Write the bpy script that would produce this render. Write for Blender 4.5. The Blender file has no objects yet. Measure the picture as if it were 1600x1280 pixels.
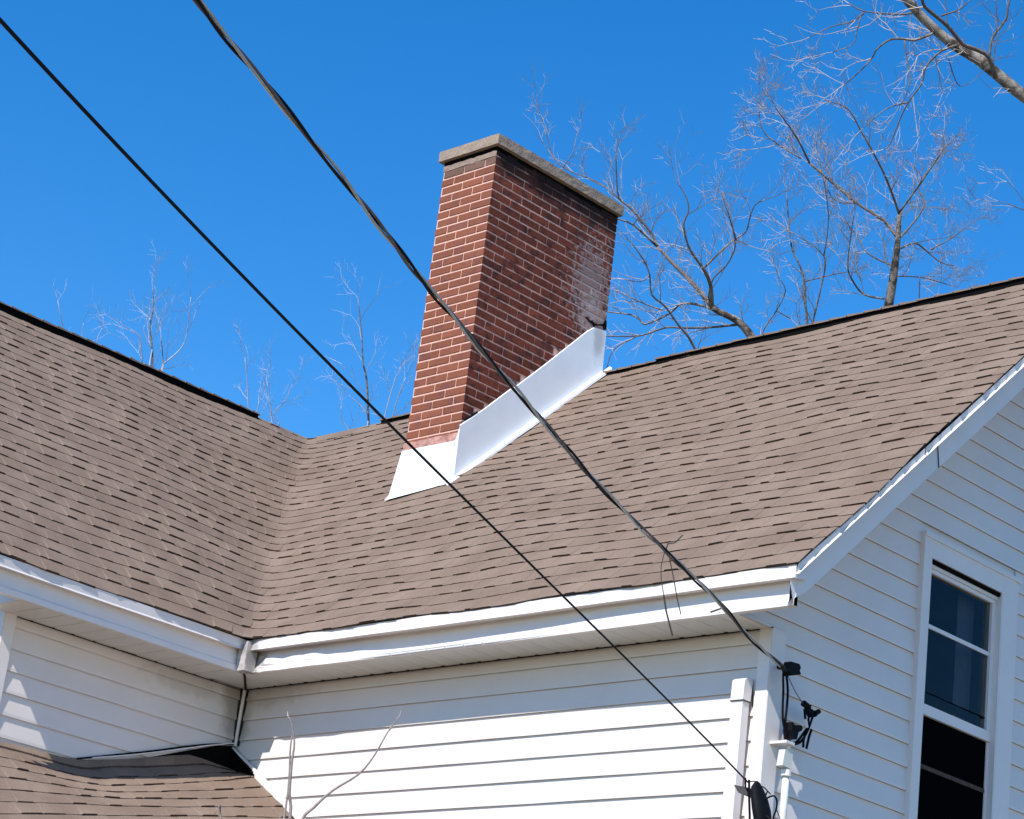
import bpy, math, random
import numpy as np
from mathutils import Vector, Matrix
R = math.radians
rng = random.Random(7)

# ------------------------------------------------------------------ camera, world, sun, exposure
scene = bpy.context.scene
col = scene.collection
cam_d = bpy.data.cameras.new('camera'); cam = bpy.data.objects.new('camera', cam_d); col.objects.link(cam)
scene.camera = cam
CAM = Vector((11.38341, -9.10488, -3.53823))
yaw, pitch, roll = R(-45.59973), R(19.99559), R(7.09177)
fwd = Vector((math.sin(yaw)*math.cos(pitch), math.cos(yaw)*math.cos(pitch), math.sin(pitch)))
right = Vector((math.cos(yaw), -math.sin(yaw), 0)); up = right.cross(fwd)
cr = math.cos(roll)*right + math.sin(roll)*up; cu = -math.sin(roll)*right + math.cos(roll)*up
cam.matrix_world = Matrix(((cr.x, cu.x, -fwd.x, CAM.x), (cr.y, cu.y, -fwd.y, CAM.y), (cr.z, cu.z, -fwd.z, CAM.z), (0, 0, 0, 1)))
cam_d.sensor_width = 36; cam_d.lens = 3705.128/1600*36; cam_d.clip_end = 3000; cam_d.clip_start = .1
SUN = Vector((.256, -1.0, 1.10)).normalized()
elev = math.asin(SUN.z); azim = math.atan2(SUN.x, SUN.y)
world = bpy.data.worlds.new('World'); scene.world = world; world.use_nodes = True
wn = world.node_tree; bg = wn.nodes['Background']
sky = wn.nodes.new('ShaderNodeTexSky'); sky.sky_type = 'NISHITA'; sky.sun_disc = False
sky.sun_elevation = elev; sky.sun_rotation = azim
sky.altitude = 0; sky.air_density = 1.0; sky.dust_density = 0.0; sky.ozone_density = 3.0
hs = wn.nodes.new('ShaderNodeHueSaturation'); hs.inputs['Saturation'].default_value = 1.395
hs.inputs['Hue'].default_value = .504
wn.links.new(sky.outputs[0], hs.inputs['Color']); wn.links.new(hs.outputs[0], bg.inputs['Color'])
bg.inputs['Strength'].default_value = 0.146
sd = bpy.data.lights.new('sun', 'SUN'); sd.energy = 4.0; sd.angle = R(.53); sd.color = (1.0, .965, .92)
sun = bpy.data.objects.new('sun', sd); col.objects.link(sun)
sun.rotation_euler = SUN.to_track_quat('Z', 'Y').to_euler(); sun.location = (5, -8, 12)
scene.view_settings.view_transform = 'Standard'; scene.view_settings.look = 'None'
scene.view_settings.gamma = 1; scene.view_settings.use_curve_mapping = False
scene.view_settings.exposure = 0.52
scene.render.engine = 'CYCLES'

# ------------------------------------------------------------------ helpers
def obj(name, V, F, mat, parent=None, mats=None, mi=None, attr=None, smooth=False, **props):
    me = bpy.data.meshes.new(name)
    me.from_pydata([tuple(v) for v in V], [], F)
    for m in (mats or [mat]): me.materials.append(m)
    if mi: me.polygons.foreach_set('material_index', mi)
    if attr is not None:
        a = me.attributes.new('tone', 'FLOAT', 'FACE'); a.data.foreach_set('value', attr)
    if smooth: me.polygons.foreach_set('use_smooth', [True]*len(F))
    me.update()
    o = bpy.data.objects.new(name, me); col.objects.link(o)
    if parent: o.parent = parent
    for k, v in props.items(): o[k] = v
    return o
def empty(name, loc, label, cat, group=None):
    o = bpy.data.objects.new(name, None); col.objects.link(o); o.location = loc
    o['label'] = label; o['category'] = cat
    if group: o['group'] = group
    o.empty_display_size = .2
    return o
def keep(o, root):      # parent with the root's offset taken out, so coordinates stay world coordinates
    o.parent = root; o.location = -root.location
    return o
class MB:
    def __init__(s): s.V = []; s.F = []
    def add(s, V, F):
        n = len(s.V); s.V += [tuple(v) for v in V]; s.F += [tuple(i+n for i in f) for f in F]
    def box(s, x0, x1, y0, y1, z0, z1):
        s.add([(x0,y0,z0),(x1,y0,z0),(x1,y1,z0),(x0,y1,z0),(x0,y0,z1),(x1,y0,z1),(x1,y1,z1),(x0,y1,z1)],
              [(0,3,2,1),(4,5,6,7),(0,1,5,4),(1,2,6,5),(2,3,7,6),(3,0,4,7)])
    def prism(s, poly, d):      # poly: planar 3D points, d: extrusion vector
        n = len(poly); d = Vector(d)
        s.add([Vector(p) for p in poly]+[Vector(p)+d for p in poly],
              [tuple(range(n-1,-1,-1)), tuple(range(n,2*n))]+[(i,(i+1)%n,(i+1)%n+n,i+n) for i in range(n)])
    def tube(s, pts, r0, r1=None, n=6, jit=0, cap=True):
        r1 = r0 if r1 is None else r1
        pts = [Vector(p) for p in pts]; m = len(pts)
        t0 = (pts[1]-pts[0]).normalized()
        a = t0.orthogonal().normalized(); base = len(s.V)
        for i, p in enumerate(pts):
            t = (pts[min(i+1,m-1)]-pts[max(i-1,0)]).normalized()
            a = (a-t*a.dot(t)).normalized(); b = t.cross(a)
            r = r0+(r1-r0)*i/(m-1); r *= 1+jit*rng.uniform(-1,1)
            for k in range(n):
                w = 2*math.pi*k/n; s.V.append(tuple(p+a*math.cos(w)*r+b*math.sin(w)*r))
        for i in range(m-1):
            for k in range(n):
                s.F.append((base+i*n+k, base+i*n+(k+1)%n, base+(i+1)*n+(k+1)%n, base+(i+1)*n+k))
        if cap:
            s.F.append(tuple(base+k for k in range(n-1,-1,-1))); s.F.append(tuple(base+(m-1)*n+k for k in range(n)))
    def build(s, name, mat, parent=None, smooth=False, **props):
        o = obj(name, s.V, s.F, mat, None, smooth=smooth, **props)
        if parent: attach(o, parent)
        return o
def world_off(p):
    v = Vector((0,0,0))
    while p: v += p.location; p = p.parent
    return v
def attach(o, parent):
    o.parent = parent; o.location = -world_off(parent)
    return o
def smooth_line(pts, k=4):
    pts = [Vector(p) for p in pts]; out = []
    for i in range(len(pts)-1):
        p0 = pts[max(i-1,0)]; p1 = pts[i]; p2 = pts[i+1]; p3 = pts[min(i+2,len(pts)-1)]
        for j in range(k):
            t = j/k
            out.append(.5*((2*p1)+(p2-p0)*t+(2*p0-5*p1+4*p2-p3)*t*t+(3*p1-p0-3*p2+p3)*t**3))
    out.append(pts[-1]); return out

# ------------------------------------------------------------------ materials
def mat(name, color, rough=.6, var=.12, scale=8, bump=0, bscale=60, rnd=0, second=None, spec=.4, tone=0, stretch=None, detail=6, metal=0):
    m = bpy.data.materials.new(name); m.use_nodes = True; nt = m.node_tree; N = nt.nodes; Lk = nt.links
    b = N['Principled BSDF']; b.inputs['Roughness'].default_value = rough; b.inputs['Metallic'].default_value = metal
    b.inputs['Specular IOR Level'].default_value = spec
    geo = N.new('ShaderNodeNewGeometry'); src = geo.outputs['Position']
    if stretch:
        mp = N.new('ShaderNodeMapping'); mp.inputs['Scale'].default_value = stretch; Lk.new(src, mp.inputs[0]); src = mp.outputs[0]
    nz = N.new('ShaderNodeTexNoise'); nz.inputs['Scale'].default_value = scale; nz.inputs['Detail'].default_value = detail; nz.inputs['Roughness'].default_value = .65
    Lk.new(src, nz.inputs['Vector'])
    mr = N.new('ShaderNodeMapRange'); mr.inputs[1].default_value = .3; mr.inputs[2].default_value = .7
    mr.inputs[3].default_value = 1-var; mr.inputs[4].default_value = 1+var
    Lk.new(nz.outputs['Fac'], mr.inputs[0]); val = mr.outputs[0]
    def mul(a, bsock):
        q = N.new('ShaderNodeMath'); q.operation = 'MULTIPLY'; Lk.new(a, q.inputs[0]); Lk.new(bsock, q.inputs[1]); return q.outputs[0]
    if rnd:
        oi = N.new('ShaderNodeObjectInfo'); r2 = N.new('ShaderNodeMapRange'); r2.inputs[3].default_value = 1-rnd; r2.inputs[4].default_value = 1+rnd
        Lk.new(oi.outputs['Random'], r2.inputs[0]); val = mul(val, r2.outputs[0])
    if tone:
        at = N.new('ShaderNodeAttribute'); at.attribute_name = 'tone'
        r3 = N.new('ShaderNodeMapRange'); r3.inputs[1].default_value = -1; r3.inputs[3].default_value = 1-tone; r3.inputs[4].default_value = 1+tone
        Lk.new(at.outputs['Fac'], r3.inputs[0]); val = mul(val, r3.outputs[0])
    base = N.new('ShaderNodeRGB'); base.outputs[0].default_value = (*color, 1); csock = base.outputs[0]
    if second:      # (color, noise scale, low, high)
        n2 = N.new('ShaderNodeTexNoise'); n2.inputs['Scale'].default_value = second[1]; n2.inputs['Detail'].default_value = 5
        Lk.new(src, n2.inputs['Vector'])
        m2 = N.new('ShaderNodeMapRange'); m2.inputs[1].default_value = second[2]; m2.inputs[2].default_value = second[3]
        Lk.new(n2.outputs['Fac'], m2.inputs[0])
        mx = N.new('ShaderNodeMix'); mx.data_type = 'RGBA'; Lk.new(m2.outputs[0], mx.inputs[0]); Lk.new(csock, mx.inputs[6])
        mx.inputs[7].default_value = (*second[0], 1); csock = mx.outputs[2]
    vm = N.new('ShaderNodeVectorMath'); vm.operation = 'SCALE'; Lk.new(csock, vm.inputs[0]); Lk.new(val, vm.inputs['Scale'])
    Lk.new(vm.outputs[0], b.inputs['Base Color'])
    if bump:
        bn = N.new('ShaderNodeTexNoise'); bn.inputs['Scale'].default_value = bscale; bn.inputs['Detail'].default_value = 4
        Lk.new(geo.outputs['Position'], bn.inputs['Vector'])
        bp = N.new('ShaderNodeBump'); bp.inputs['Strength'].default_value = .6; bp.inputs['Distance'].default_value = bump
        Lk.new(bn.outputs['Fac'], bp.inputs['Height']); Lk.new(bp.outputs[0], b.inputs['Normal'])
    m['out'] = vm.name
    return m
def stain_shade(m, blobs):
    """extra worn: (centre, radii, colour, strength, noise scale)"""
    nt = m.node_tree; N = nt.nodes; Lk = nt.links; b = N['Principled BSDF']
    cs = b.inputs['Base Color'].links[0].from_socket
    geo = N.new('ShaderNodeNewGeometry')
    for c, rad, colr, st, ns, *ed in blobs:
        s1 = N.new('ShaderNodeVectorMath'); s1.operation = 'SUBTRACT'; Lk.new(geo.outputs['Position'], s1.inputs[0]); s1.inputs[1].default_value = c
        s2 = N.new('ShaderNodeVectorMath'); s2.operation = 'DIVIDE'; Lk.new(s1.outputs[0], s2.inputs[0]); s2.inputs[1].default_value = rad
        ln = N.new('ShaderNodeVectorMath'); ln.operation = 'LENGTH'; Lk.new(s2.outputs[0], ln.inputs[0])
        nz = N.new('ShaderNodeTexNoise'); nz.inputs['Scale'].default_value = ns; nz.inputs['Detail'].default_value = 6; Lk.new(geo.outputs['Position'], nz.inputs['Vector'])
        ma = N.new('ShaderNodeMath'); ma.operation = 'MULTIPLY_ADD'; Lk.new(nz.outputs['Fac'], ma.inputs[0]); ma.inputs[1].default_value = 2.6 if ed else 1.4; Lk.new(ln.outputs['Value'], ma.inputs[2])
        mr = N.new('ShaderNodeMapRange'); mr.interpolation_type = 'SMOOTHSTEP'; mr.inputs[1].default_value = 1.70 if ed else 1.0; mr.inputs[2].default_value = 2.05 if ed else 1.75; mr.inputs[3].default_value = st; mr.inputs[4].default_value = 0
        Lk.new(ma.outputs[0], mr.inputs[0])
        mx = N.new('ShaderNodeMix'); mx.data_type = 'RGBA'; Lk.new(mr.outputs[0], mx.inputs[0]); Lk.new(cs, mx.inputs[6]); mx.inputs[7].default_value = (*colr, 1)
        cs = mx.outputs[2]
    Lk.new(cs, b.inputs['Base Color'])
M = {}
M['siding'] = mat('white_vinyl_siding', (.74,.665,.62), .42, .035, 2.5, .0006, 5, second=((.66,.66,.63), 1.3, .55, .8))
M['trim'] = mat('white_painted_trim', (.765,.70,.66), .4, .03, 4, .0008, 14)
M['soffit'] = mat('cream_vinyl_soffit', (.68,.655,.61), .5, .05, 5)
M['shingle'] = mat('brown_asphalt_shingle', (.200,.140,.103), .93, .20, 150, .004, 300, rnd=.045, second=((.234,.168,.125), 3.2, .40, .62), tone=.085, spec=.15)
M['butt'] = mat('asphalt_cut_edge', (.072,.050,.040), .95, .3, 30, spec=.1)
M['butt_mid'] = mat('asphalt_thin_edge', (.095,.068,.055), .95, .3, 30, spec=.1)
M['deck'] = mat('roof_felt', (.05,.042,.038), .95, .2, 20, spec=.1)
M['black'] = mat('black_vent_plastic', (.004,.004,.004), .9, .2, 10, spec=.05)
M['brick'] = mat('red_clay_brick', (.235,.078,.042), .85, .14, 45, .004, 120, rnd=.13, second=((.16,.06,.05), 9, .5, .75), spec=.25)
M['brick_shade'] = mat('shade_toned_red_brick', (.165,.038,.019), .85, .3, 38, .006, 90, rnd=.25, second=((.05,.02,.018), 16, .48, .68), spec=.25)  # wide-face brick: redder, with its dim grazing light partly painted into the colour
M['brick_grey'] = mat('soot_grey_brick', (.165,.095,.07), .9, .15, 45, .004, 120, rnd=.08, spec=.2)
M['mortar'] = mat('pink_mortar', (.70,.42,.33), .95, .14, 60, .004, 150, spec=.15)
M['mortar_side'] = mat('weathered_pink_mortar', (.80,.47,.36), .95, .25, 30, .004, 150, second=((.20,.075,.055), 8, .54, .66), spec=.15)
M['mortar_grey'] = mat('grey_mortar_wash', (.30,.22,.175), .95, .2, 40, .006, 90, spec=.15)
M['parge'] = mat('pink_parged_mortar', (.50,.27,.22), .95, .25, 30, .008, 60, second=((.30,.13,.10), 14, .5, .7), spec=.15)
M['concrete'] = mat('rough_concrete', (.33,.25,.19), .95, .2, 40, .008, 70, second=((.24,.2,.17), 10, .5, .75), spec=.15)
M['flash'] = mat('white_painted_metal', (.78,.79,.79), .5, .04, 6, .006, 5, second=((.68,.70,.72), 3, .6, .85))
M['bark'] = mat('pale_grey_bark', (.27,.23,.195), .9, .35, 9, .02, 24, second=((.075,.06,.05), 7, .47, .6), spec=.1)
M['bark_dark'] = mat('dark_brown_bark', (.16,.13,.115), .9, .3, 9, .01, 30, second=((.24,.2,.17), 4, .5, .7), spec=.1)
M['twig'] = mat('pale_twig_bark', (.40,.34,.31), .85, .25, 3, spec=.1)
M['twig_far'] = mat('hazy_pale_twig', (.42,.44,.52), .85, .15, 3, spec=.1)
M['rubber'] = mat('black_cable_rubber', (.004,.004,.006), .65, .2, 20, spec=.12)
M['alu'] = mat('bare_aluminium_strand', (.42,.40,.37), .4, .2, 60, metal=.6)
M['wire'] = mat('grey_brown_wire', (.06,.05,.047), .6, .2, 20)
M['strand'] = mat('weathered_strand', (.13,.105,.095), .7, .3, 30)
M['pvc'] = mat('cream_pvc', (.66,.65,.57), .45, .06, 9)
M['dark_in'] = mat('dark_room', (.004,.004,.005), .9, .1, 3, spec=0)
M['curtain'] = mat('pale_curtain', (.10,.11,.14), .9, .1, 3)
M['screen'] = mat('black_insect_screen', (.003,.003,.0035), .9, .2, 200, spec=0.0)
M['grass'] = mat('dry_spring_lawn', (.13,.105,.055), .95, .35, .6, second=((.20,.155,.095), .15, .4, .6), spec=.05)
M['gravel'] = mat('pale_drive', (.30,.28,.25), .95, .2, 3, spec=.1)
M['shrub'] = mat('pinkish_grey_twig', (.33,.27,.25), .8, .25, 30, spec=.15)
M['dirt'] = mat('dark_gap_grime', (.03,.027,.024), .95, .3, 20, spec=.1)
gl = bpy.data.materials.new('window_glass'); gl.use_nodes = True
gn = gl.node_tree; gn.nodes.clear()
go = gn.nodes.new('ShaderNodeOutputMaterial'); gm = gn.nodes.new('ShaderNodeMixShader'); gt = gn.nodes.new('ShaderNodeBsdfTransparent'); gg = gn.nodes.new('ShaderNodeBsdfGlossy')
gf = gn.nodes.new('ShaderNodeFresnel'); gf.inputs[0].default_value = 1.31
gt.inputs[0].default_value = (.75,.78,.8,1); gg.inputs['Roughness'].default_value = .02
gb = gn.nodes.new('ShaderNodeBump'); gz = gn.nodes.new('ShaderNodeTexNoise'); gp = gn.nodes.new('ShaderNodeNewGeometry'); gz.inputs['Scale'].default_value = 3.5
gb.inputs['Distance'].default_value = .006; gn.links.new(gp.outputs['Position'], gz.inputs['Vector']); gn.links.new(gz.outputs['Fac'], gb.inputs['Height']); gn.links.new(gb.outputs[0], gg.inputs['Normal'])
gn.links.new(gf.outputs[0], gm.inputs[0]); gn.links.new(gt.outputs[0], gm.inputs[1]); gn.links.new(gg.outputs[0], gm.inputs[2]); gn.links.new(gm.outputs[0], go.inputs[0])
M['glass'] = gl
# worn or shadowed places that stay where they are: efflorescence near the chimney's back corner, sooty band with the cap's shadow painted into its colour, grime in the inside corner
eff = [((-.206,2.92,3.62),(.4,.34,.55),(.36,.27,.25),.55,30,1), ((-.206,2.98,3.35),(.4,.24,.28),(.48,.38,.36),.55,18,1)]
soot_shade = [((-.206,2.45,4.33),(.3,2.2,.30),(.012,.007,.007),.95,3)]
stain_shade(M['brick_shade'], eff+soot_shade); stain_shade(M['mortar_side'], [((-.206,2.9,3.6),(.4,.3,.5),(.66,.54,.50),.75,8)]+soot_shade)
stain_shade(M['siding'], [((-.4,.3,-.35),(.14,.14,.32),(.30,.27,.23),.75,9), ((-.1,.33,-.25),(.5,.3,.10),(.42,.38,.33),.5,12), ((-.4,-.1,-.27),(.3,.5,.10),(.42,.38,.33),.45,12)])
stain_shade(M['trim'], [((0.02,.02,-.1),(.13,.10,.22),(.25,.22,.2),.85,14)])
stain_shade(M['flash'], [((-.19,3.06,3.22),(.1,.08,.2),(.45,.42,.42),.7,14)])

# ------------------------------------------------------------------ setting: ground
GZ = -5.14
g = MB(); g.add([(-900,-900,GZ),(900,-900,GZ),(900,900,GZ),(-900,900,GZ)], [(0,1,2,3)])
g.build('ground', M['grass'], kind='structure')
p = MB(); p.add([(5.6,-30,GZ+.004),(9.4,-30,GZ+.004),(9.4,12,GZ+.004),(5.6,12,GZ+.004)], [(0,1,2,3)])
p.build('driveway', M['gravel'], kind='structure')

# ------------------------------------------------------------------ house
house = empty('house', (0,0,GZ), 'white clapboard house with brown shingled roofs meeting in a valley and a brick chimney', 'house')
PB, PL = R(43.2), math.atan(2.968/3.58)
TB, TL = math.tan(PB), math.tan(PL)
NB = Vector((0,-math.sin(PB),math.cos(PB))); NL = Vector((math.sin(PL),0,math.cos(PL)))
YR, ZR, XR = 3.155, 2.963, -3.575      # ridge of the near wing at y=YR, ridge of the left wing at x=XR
XE, YE = 4.27, -2.02                   # rake edge of the right wing, end of the left wing
def S(s, z, h):
    """roof surface: z = height of the course, s = run along it (0 = valley, + right wing, - left wing), h = lift"""
    vx, vy = -z/TL, z/TB; r = .075
    q = math.sqrt(s*s+r*r); w = .5*(1+s/q)
    n = (NB*w+NL*(1-w)).normalized()
    sag = -.012*math.sin(s*1.7+z)*math.sin(z*1.1) - .006*math.sin(s*3.9+z*2.3)
    return Vector((vx+.5*(s+q), vy-.5*(-s+q), z))+n*(h+sag)
HZ = .0980
NR = 30
def smax(z): return XE+.012-(-z/TL)
def smin(z): return YE-z/TB
# wall shells (core behind the siding), with the window opening left free
def shell(name, parts):
    m = MB()
    for b in parts: m.box(*b)
    return attach(m.build(name, M['siding']), house)
WZ0, WZ1, WY0, WY1 = -1.15, .59, 1.718, 2.472
wall_f = shell('wall', [(-.40,3.846,.366,.45,GZ,-.205)])
wall_l = shell('wall', [(-.50,-.406,-1.50,.366,GZ,-.215), (-6.75,-.5,-1.50,-1.42,GZ,-.215)])
wall_g = shell('wall', [(3.75,3.846,.45,WY0,GZ,-.205), (3.75,3.846,WY1,5.95,GZ,-.205), (3.75,3.846,WY0,WY1,GZ,WZ0), (-.4,3.75,5.87,5.95,GZ,-.2)])
def tri_wall(parent, x0, x1):      # gable triangle above the eaves, hole kept for the window
    m = MB()
    zc = lambda y: (y if y < YR else 2*YR-y)*TB-.25
    for a, b, lo in ((.45,WY0,None),(WY0,WY1,WZ1),(WY1,YR,None),(YR,5.85,None)):
        z0 = lo if lo else -.205
        P = [(x1,a,z0),(x1,b,z0),(x1,b,zc(b)),(x1,a,zc(a))]
        m.prism(P, (x0-x1,0,0))
    attach(m.build('gable_backing', M['siding']), parent)
tri_wall(wall_g, 3.75, 3.846)
m = MB(); m.prism([(-.45,-1.5,-.2),(-6.7,-1.5,-.2),(XR,-1.5,2.6)], (0,.08,0)); attach(m.build('gable_backing', M['siding']), wall_l)

# siding boards ------------------------------------------------------------
EXPO = .1305
def board(parent, origin, udir, out, u0b, u1b, u0t, u1t, zb, zt):
    """one lap of siding from zb to zt; bottom edge stands .012 proud; ends may be cut on a slope"""
    n = max(2, int((u1b-u0b)/.35)); V = []; F = []; ud = Vector(udir); od = Vector(out); O = Vector(origin)
    for i in range(n+1):
        t = i/n; ub = u0b+(u1b-u0b)*t; ut = u0t+(u1t-u0t)*t
        j = rng.uniform(-.0012,.0012)
        a = O+ud*ub+od*.004; a.z = zb+.003
        b = O+ud*ub+od*(.0165+j); b.z = zb+j
        c = O+ud*(ub*.86+ut*.14)+od*(.0165+j); c.z = zb+(zt-zb)*.14
        d = O+ud*ut+od*(.0045+j*.3); d.z = zt+.001
        V += [a,b,c,d]
    for i in range(n):
        k = i*4
        for e in range(3): F.append((k+e,k+4+e,k+5+e,k+1+e))
    F += [(0,1,2,3), (4*n+3,4*n+2,4*n+1,4*n)]
    # consistent facing
    nrm = (V[5]-V[1]).cross(V[2]-V[1])
    if nrm.dot(od) < 0: F = [tuple(reversed(f)) for f in F]
    return attach(obj('siding_board', V, F, M['siding']), parent)
k = 0
z = -.147
while z > GZ+.1:      # front wall and left wall
    zt, zb = z, z-EXPO
    z = zb
    board(wall_f, (0,.366,0), (1,0,0), (0,-1,0), -.395, 3.79, -.395, 3.79, zb, min(zt,-.2))
    board(wall_l, (-.406,0,0), (0,1,0), (1,0,0), -1.455, .362, -1.455, .362, zb, min(zt,-.2))
k0 = -1.7
zb = .003+EXPO*22
cut = lambda z: (z+.262)/TB
while zb > GZ:
    zt = zb+EXPO
    ys = lambda z, f=None: max(.465 if zb < -.2 else .05, cut(z)); ye = lambda z: min(5.85, 2*YR-cut(z))
    if ys(zb) < ye(zb)-.2:
        yt0, yt1 = ys(zt), ye(zt)
        if yt1-yt0 < .05: yt0 = yt1 = YR
        if zb < .70 and zt > -1.25 and zb+EXPO*.5 > -1.25:
            board(wall_g, (3.846,0,0), (0,1,0), (1,0,0), ys(zb), 1.652, yt0, 1.652, zb, zt)
            board(wall_g, (3.846,0,0), (0,1,0), (1,0,0), 2.643, ye(zb), 2.643, yt1, zb, zt)
        else:
            board(wall_g, (3.846,0,0), (0,1,0), (1,0,0), ys(zb), ye(zb), yt0, yt1, zb, zt)
    if zb < -.2 < zt: board(wall_g, (3.846,0,0), (0,1,0), (1,0,0), .05, .47, .09, .47, -.2035, zt)
    zb -= EXPO
# corner trims
m = MB(); m.box(3.79,3.868,.340,.366,GZ,-.202); m.box(3.846,3.872,.344,.462,GZ,-.203)
attach(m.build('corner_trim', M['trim']), wall_f)
m = MB(); m.box(-.46,-.385,-1.535,-1.50,GZ,-.203); m.box(-.406,-.381,-1.53,-1.45,GZ,-.204)
attach(m.build('corner_trim', M['trim']), wall_l)
m = MB()
m.tube([(-.385,.345,-.205),(-.388,.343,-.35),(-.395,.345,-.575)], .016, n=6)
attach(m.build('inside_corner_post', M['trim']), wall_f)
m = MB(); m.tube([(-.362,.352,-.20),(-.366,.352,-.30),(-.372,.352,-.57)], .008, n=5); m.tube([(-.393,.325,-.20),(-.393,.322,-.35),(-.394,.325,-.57)], .008, n=5)
m.tube([(-.37,.349,-.205),(0,.349,-.207),(1.2,.349,-.206),(3.78,.349,-.205)], .0022, n=4); m.tube([(-.39,.34,-.212),(-.389,-.6,-.213),(-.389,-1.45,-.212)], .003, n=4)
attach(m.build('dark_joint', M['dirt']), wall_f)

# soffits ------------------------------------------------------------------
sof = attach((lambda m: (m.box(-.40,3.862,.05,.36,-.186,-.182), m.build('soffit', M['soffit']))[1])(MB()), house)
x = -.395
while x < 3.85:
    w = min(.1500, 3.866-x); m = MB(); y0, y1 = .046, .349
    V = [(x+.004,y0,-.200),(x+w-.004,y0,-.200),(x+w-.004,y1,-.200),(x+.004,y1,-.200),(x-.001,y0,-.192),(x+w+.001,y0,-.192),(x+w+.001,y1,-.192),(x-.001,y1,-.192)]
    if x < 0: V = [(v[0], max(v[1], .0-(0)+ (0 if v[0] > -.05 else .0)), v[2]) for v in V]
    m.add(V, [(0,3,2,1),(0,1,5,4),(2,3,7,6),(1,2,6,5),(3,0,4,7)]); attach(m.build('soffit_panel', M['soffit']), sof); x += .152
sol = attach((lambda m: (m.box(-.405,-.05,-1.66,.045,-.196,-.190), m.build('soffit', M['soffit']))[1])(MB()), house)
y = -1.66
while y < .03:
    w = min(.156, .044-y); m = MB()
    V = [(-.048,y+.004,-.208),(-.048,y+w-.004,-.208),(-.392,y+w-.004,-.208),(-.392,y+.004,-.208),(-.048,y-.001,-.199),(-.048,y+w+.001,-.199),(-.392,y+w+.001,-.199),(-.392,y-.001,-.199)]
    m.add(V, [(0,1,2,3),(4,5,1,0),(6,7,3,2),(5,6,2,1),(7,4,0,3)]); attach(m.build('soffit_panel', M['soffit']), sol); y += .158
m = MB(); m.add([(-.05,-2.0,.02),(-.05,-1.5,.02),(-2.0,-1.5,1.95*TL+.02),(-2.0,-2.0,1.95*TL+.02)], [(0,1,2,3)]); m.box(-.40,-.05,-1.668,-1.662,-.208,.02); attach(m.build('rake_soffit', M['trim']), sol)
m = MB(); m.box(-.38,3.83,.12,5.85,-.176,-.17); m.box(-6.6,-.42,-1.4,5.85,-.176,-.17); m.box(-.30,4.20,.10,.11,-.19,.083); m.box(-.11,-.10,-1.9,.1,-.19,.03); attach(m.build('attic_floor', M['dark_in']), house)

m = MB()
for q in range(28):
    xx = -.243+q*.152+rng.uniform(-.01,.01); w = rng.uniform(.006,.016); m.box(xx-w,xx+w,.338,.3485,-.2045-rng.uniform(0,.003),-.2005)
for q in (.92,1.62): m.box(q,q+.07,.343,.349,-.208,-.2005)
attach(m.build('joint_gap', M['dirt'], kind='stuff'), sof)
m = MB()
for q in range(11):
    yy = -1.502+q*.158+rng.uniform(-.01,.01); w = rng.uniform(.006,.014); m.box(-.392,-.382,yy-w,yy+w,-.2125-rng.uniform(0,.003),-.2085)
m.box(-.392,-.384,-.66,-.54,-.214,-.2085)
attach(m.build('joint_gap', M['dirt'], kind='stuff'), sol)
# eave fascia: proud drip trim over a recessed, slightly buckled face -------
def fascia(along, length, buckle):
    nx = int(length/.05); zs = [-.050,-.078,-.095,-.112,-.128,-.145,-.160,-.172,-.186,-.206]
    V = []; F = []
    for i in range(nx+1):
        u = -.0+length*i/nx
        rec = .060+.026*max(0,min(1,(3.4-u)/1.6)) if buckle else .05
        for j, zz in enumerate(zs):
            t = j/(len(zs)-1)
            d = rec*(1-.30*t)
            if t > .70: d = rec*.62
            if buckle and u < 1.25:
                f = max(0, min(1, (1.25-u)/.8))*min(1, max(0,(u-.05)/.1))
                d -= f*(.030+.006*math.sin(u*14)+.004*math.sin(u*31+2))*min(1, t*2.2+.05)*(1 if t < .7 else .45)
            d += .0012*math.sin(u*2.1+j)
            V.append((u,d,zz) if along == 'x' else (-d,-u,zz))
    m = len(zs)
    for i in range(nx):
        for j in range(m-1):
            a = i*m+j; f = (a,a+1,a+m+1,a+m)
            F.append(f if along == 'x' else tuple(reversed(f)))
    # bottom return
    b0 = len(V)
    for i in range(nx+1):
        u = length*i/nx; V.append((u,.075,-.2065) if along == 'x' else (-.075,-u,-.2065))
    for i in range(nx):
        a = i*m+m-1; f = (a,b0+i,b0+i+1,a+m); F.append(f if along == 'x' else tuple(reversed(f)))
    return V, F
V, F = fascia('x', 4.235, True)
fb = attach(obj('fascia', V, F, M['trim']), house)
m = MB()
n = 60
Vt = []
for i in range(n+1):
    u = .0+4.262*i/n; b = .0015*math.sin(u*2.3)+.001*math.sin(u*7)
    Vt += [(u,.002+b,-.003),(u,.0+b,-.064+b),(u,-.006+b,-.074+b),(u,.006+b,-.075+b),(u,.10,-.058)]
Ft = [(i*5+j,i*5+j+1,i*5+6+j,i*5+5+j) for i in range(n) for j in range(4)]+[(0,4,3,2,1),(n*5,n*5+1,n*5+2,n*5+3,n*5+4)]
m.add(Vt, Ft); attach(m.build('drip_trim', M['trim']), fb)
V, F = fascia('y', 2.0, False)
fl = attach(obj('fascia', V, F, M['trim']), house)
m = MB(); Vt = []
for i in range(n+1):
    u = 2.0*i/n; b = .001*math.sin(u*4)
    Vt += [(.002+b,-u,-.006),(.0+b,-u,-.060+b),(.006+b,-u,-.071+b),(-.006,-u,-.072+b),(-.09,-u,-.056)]
Ft = [tuple(reversed((i*5+j,i*5+j+1,i*5+6+j,i*5+5+j))) for i in range(n) for j in range(4)]
m.add(Vt, Ft); attach(m.build('drip_trim', M['trim']), fl)
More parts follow.
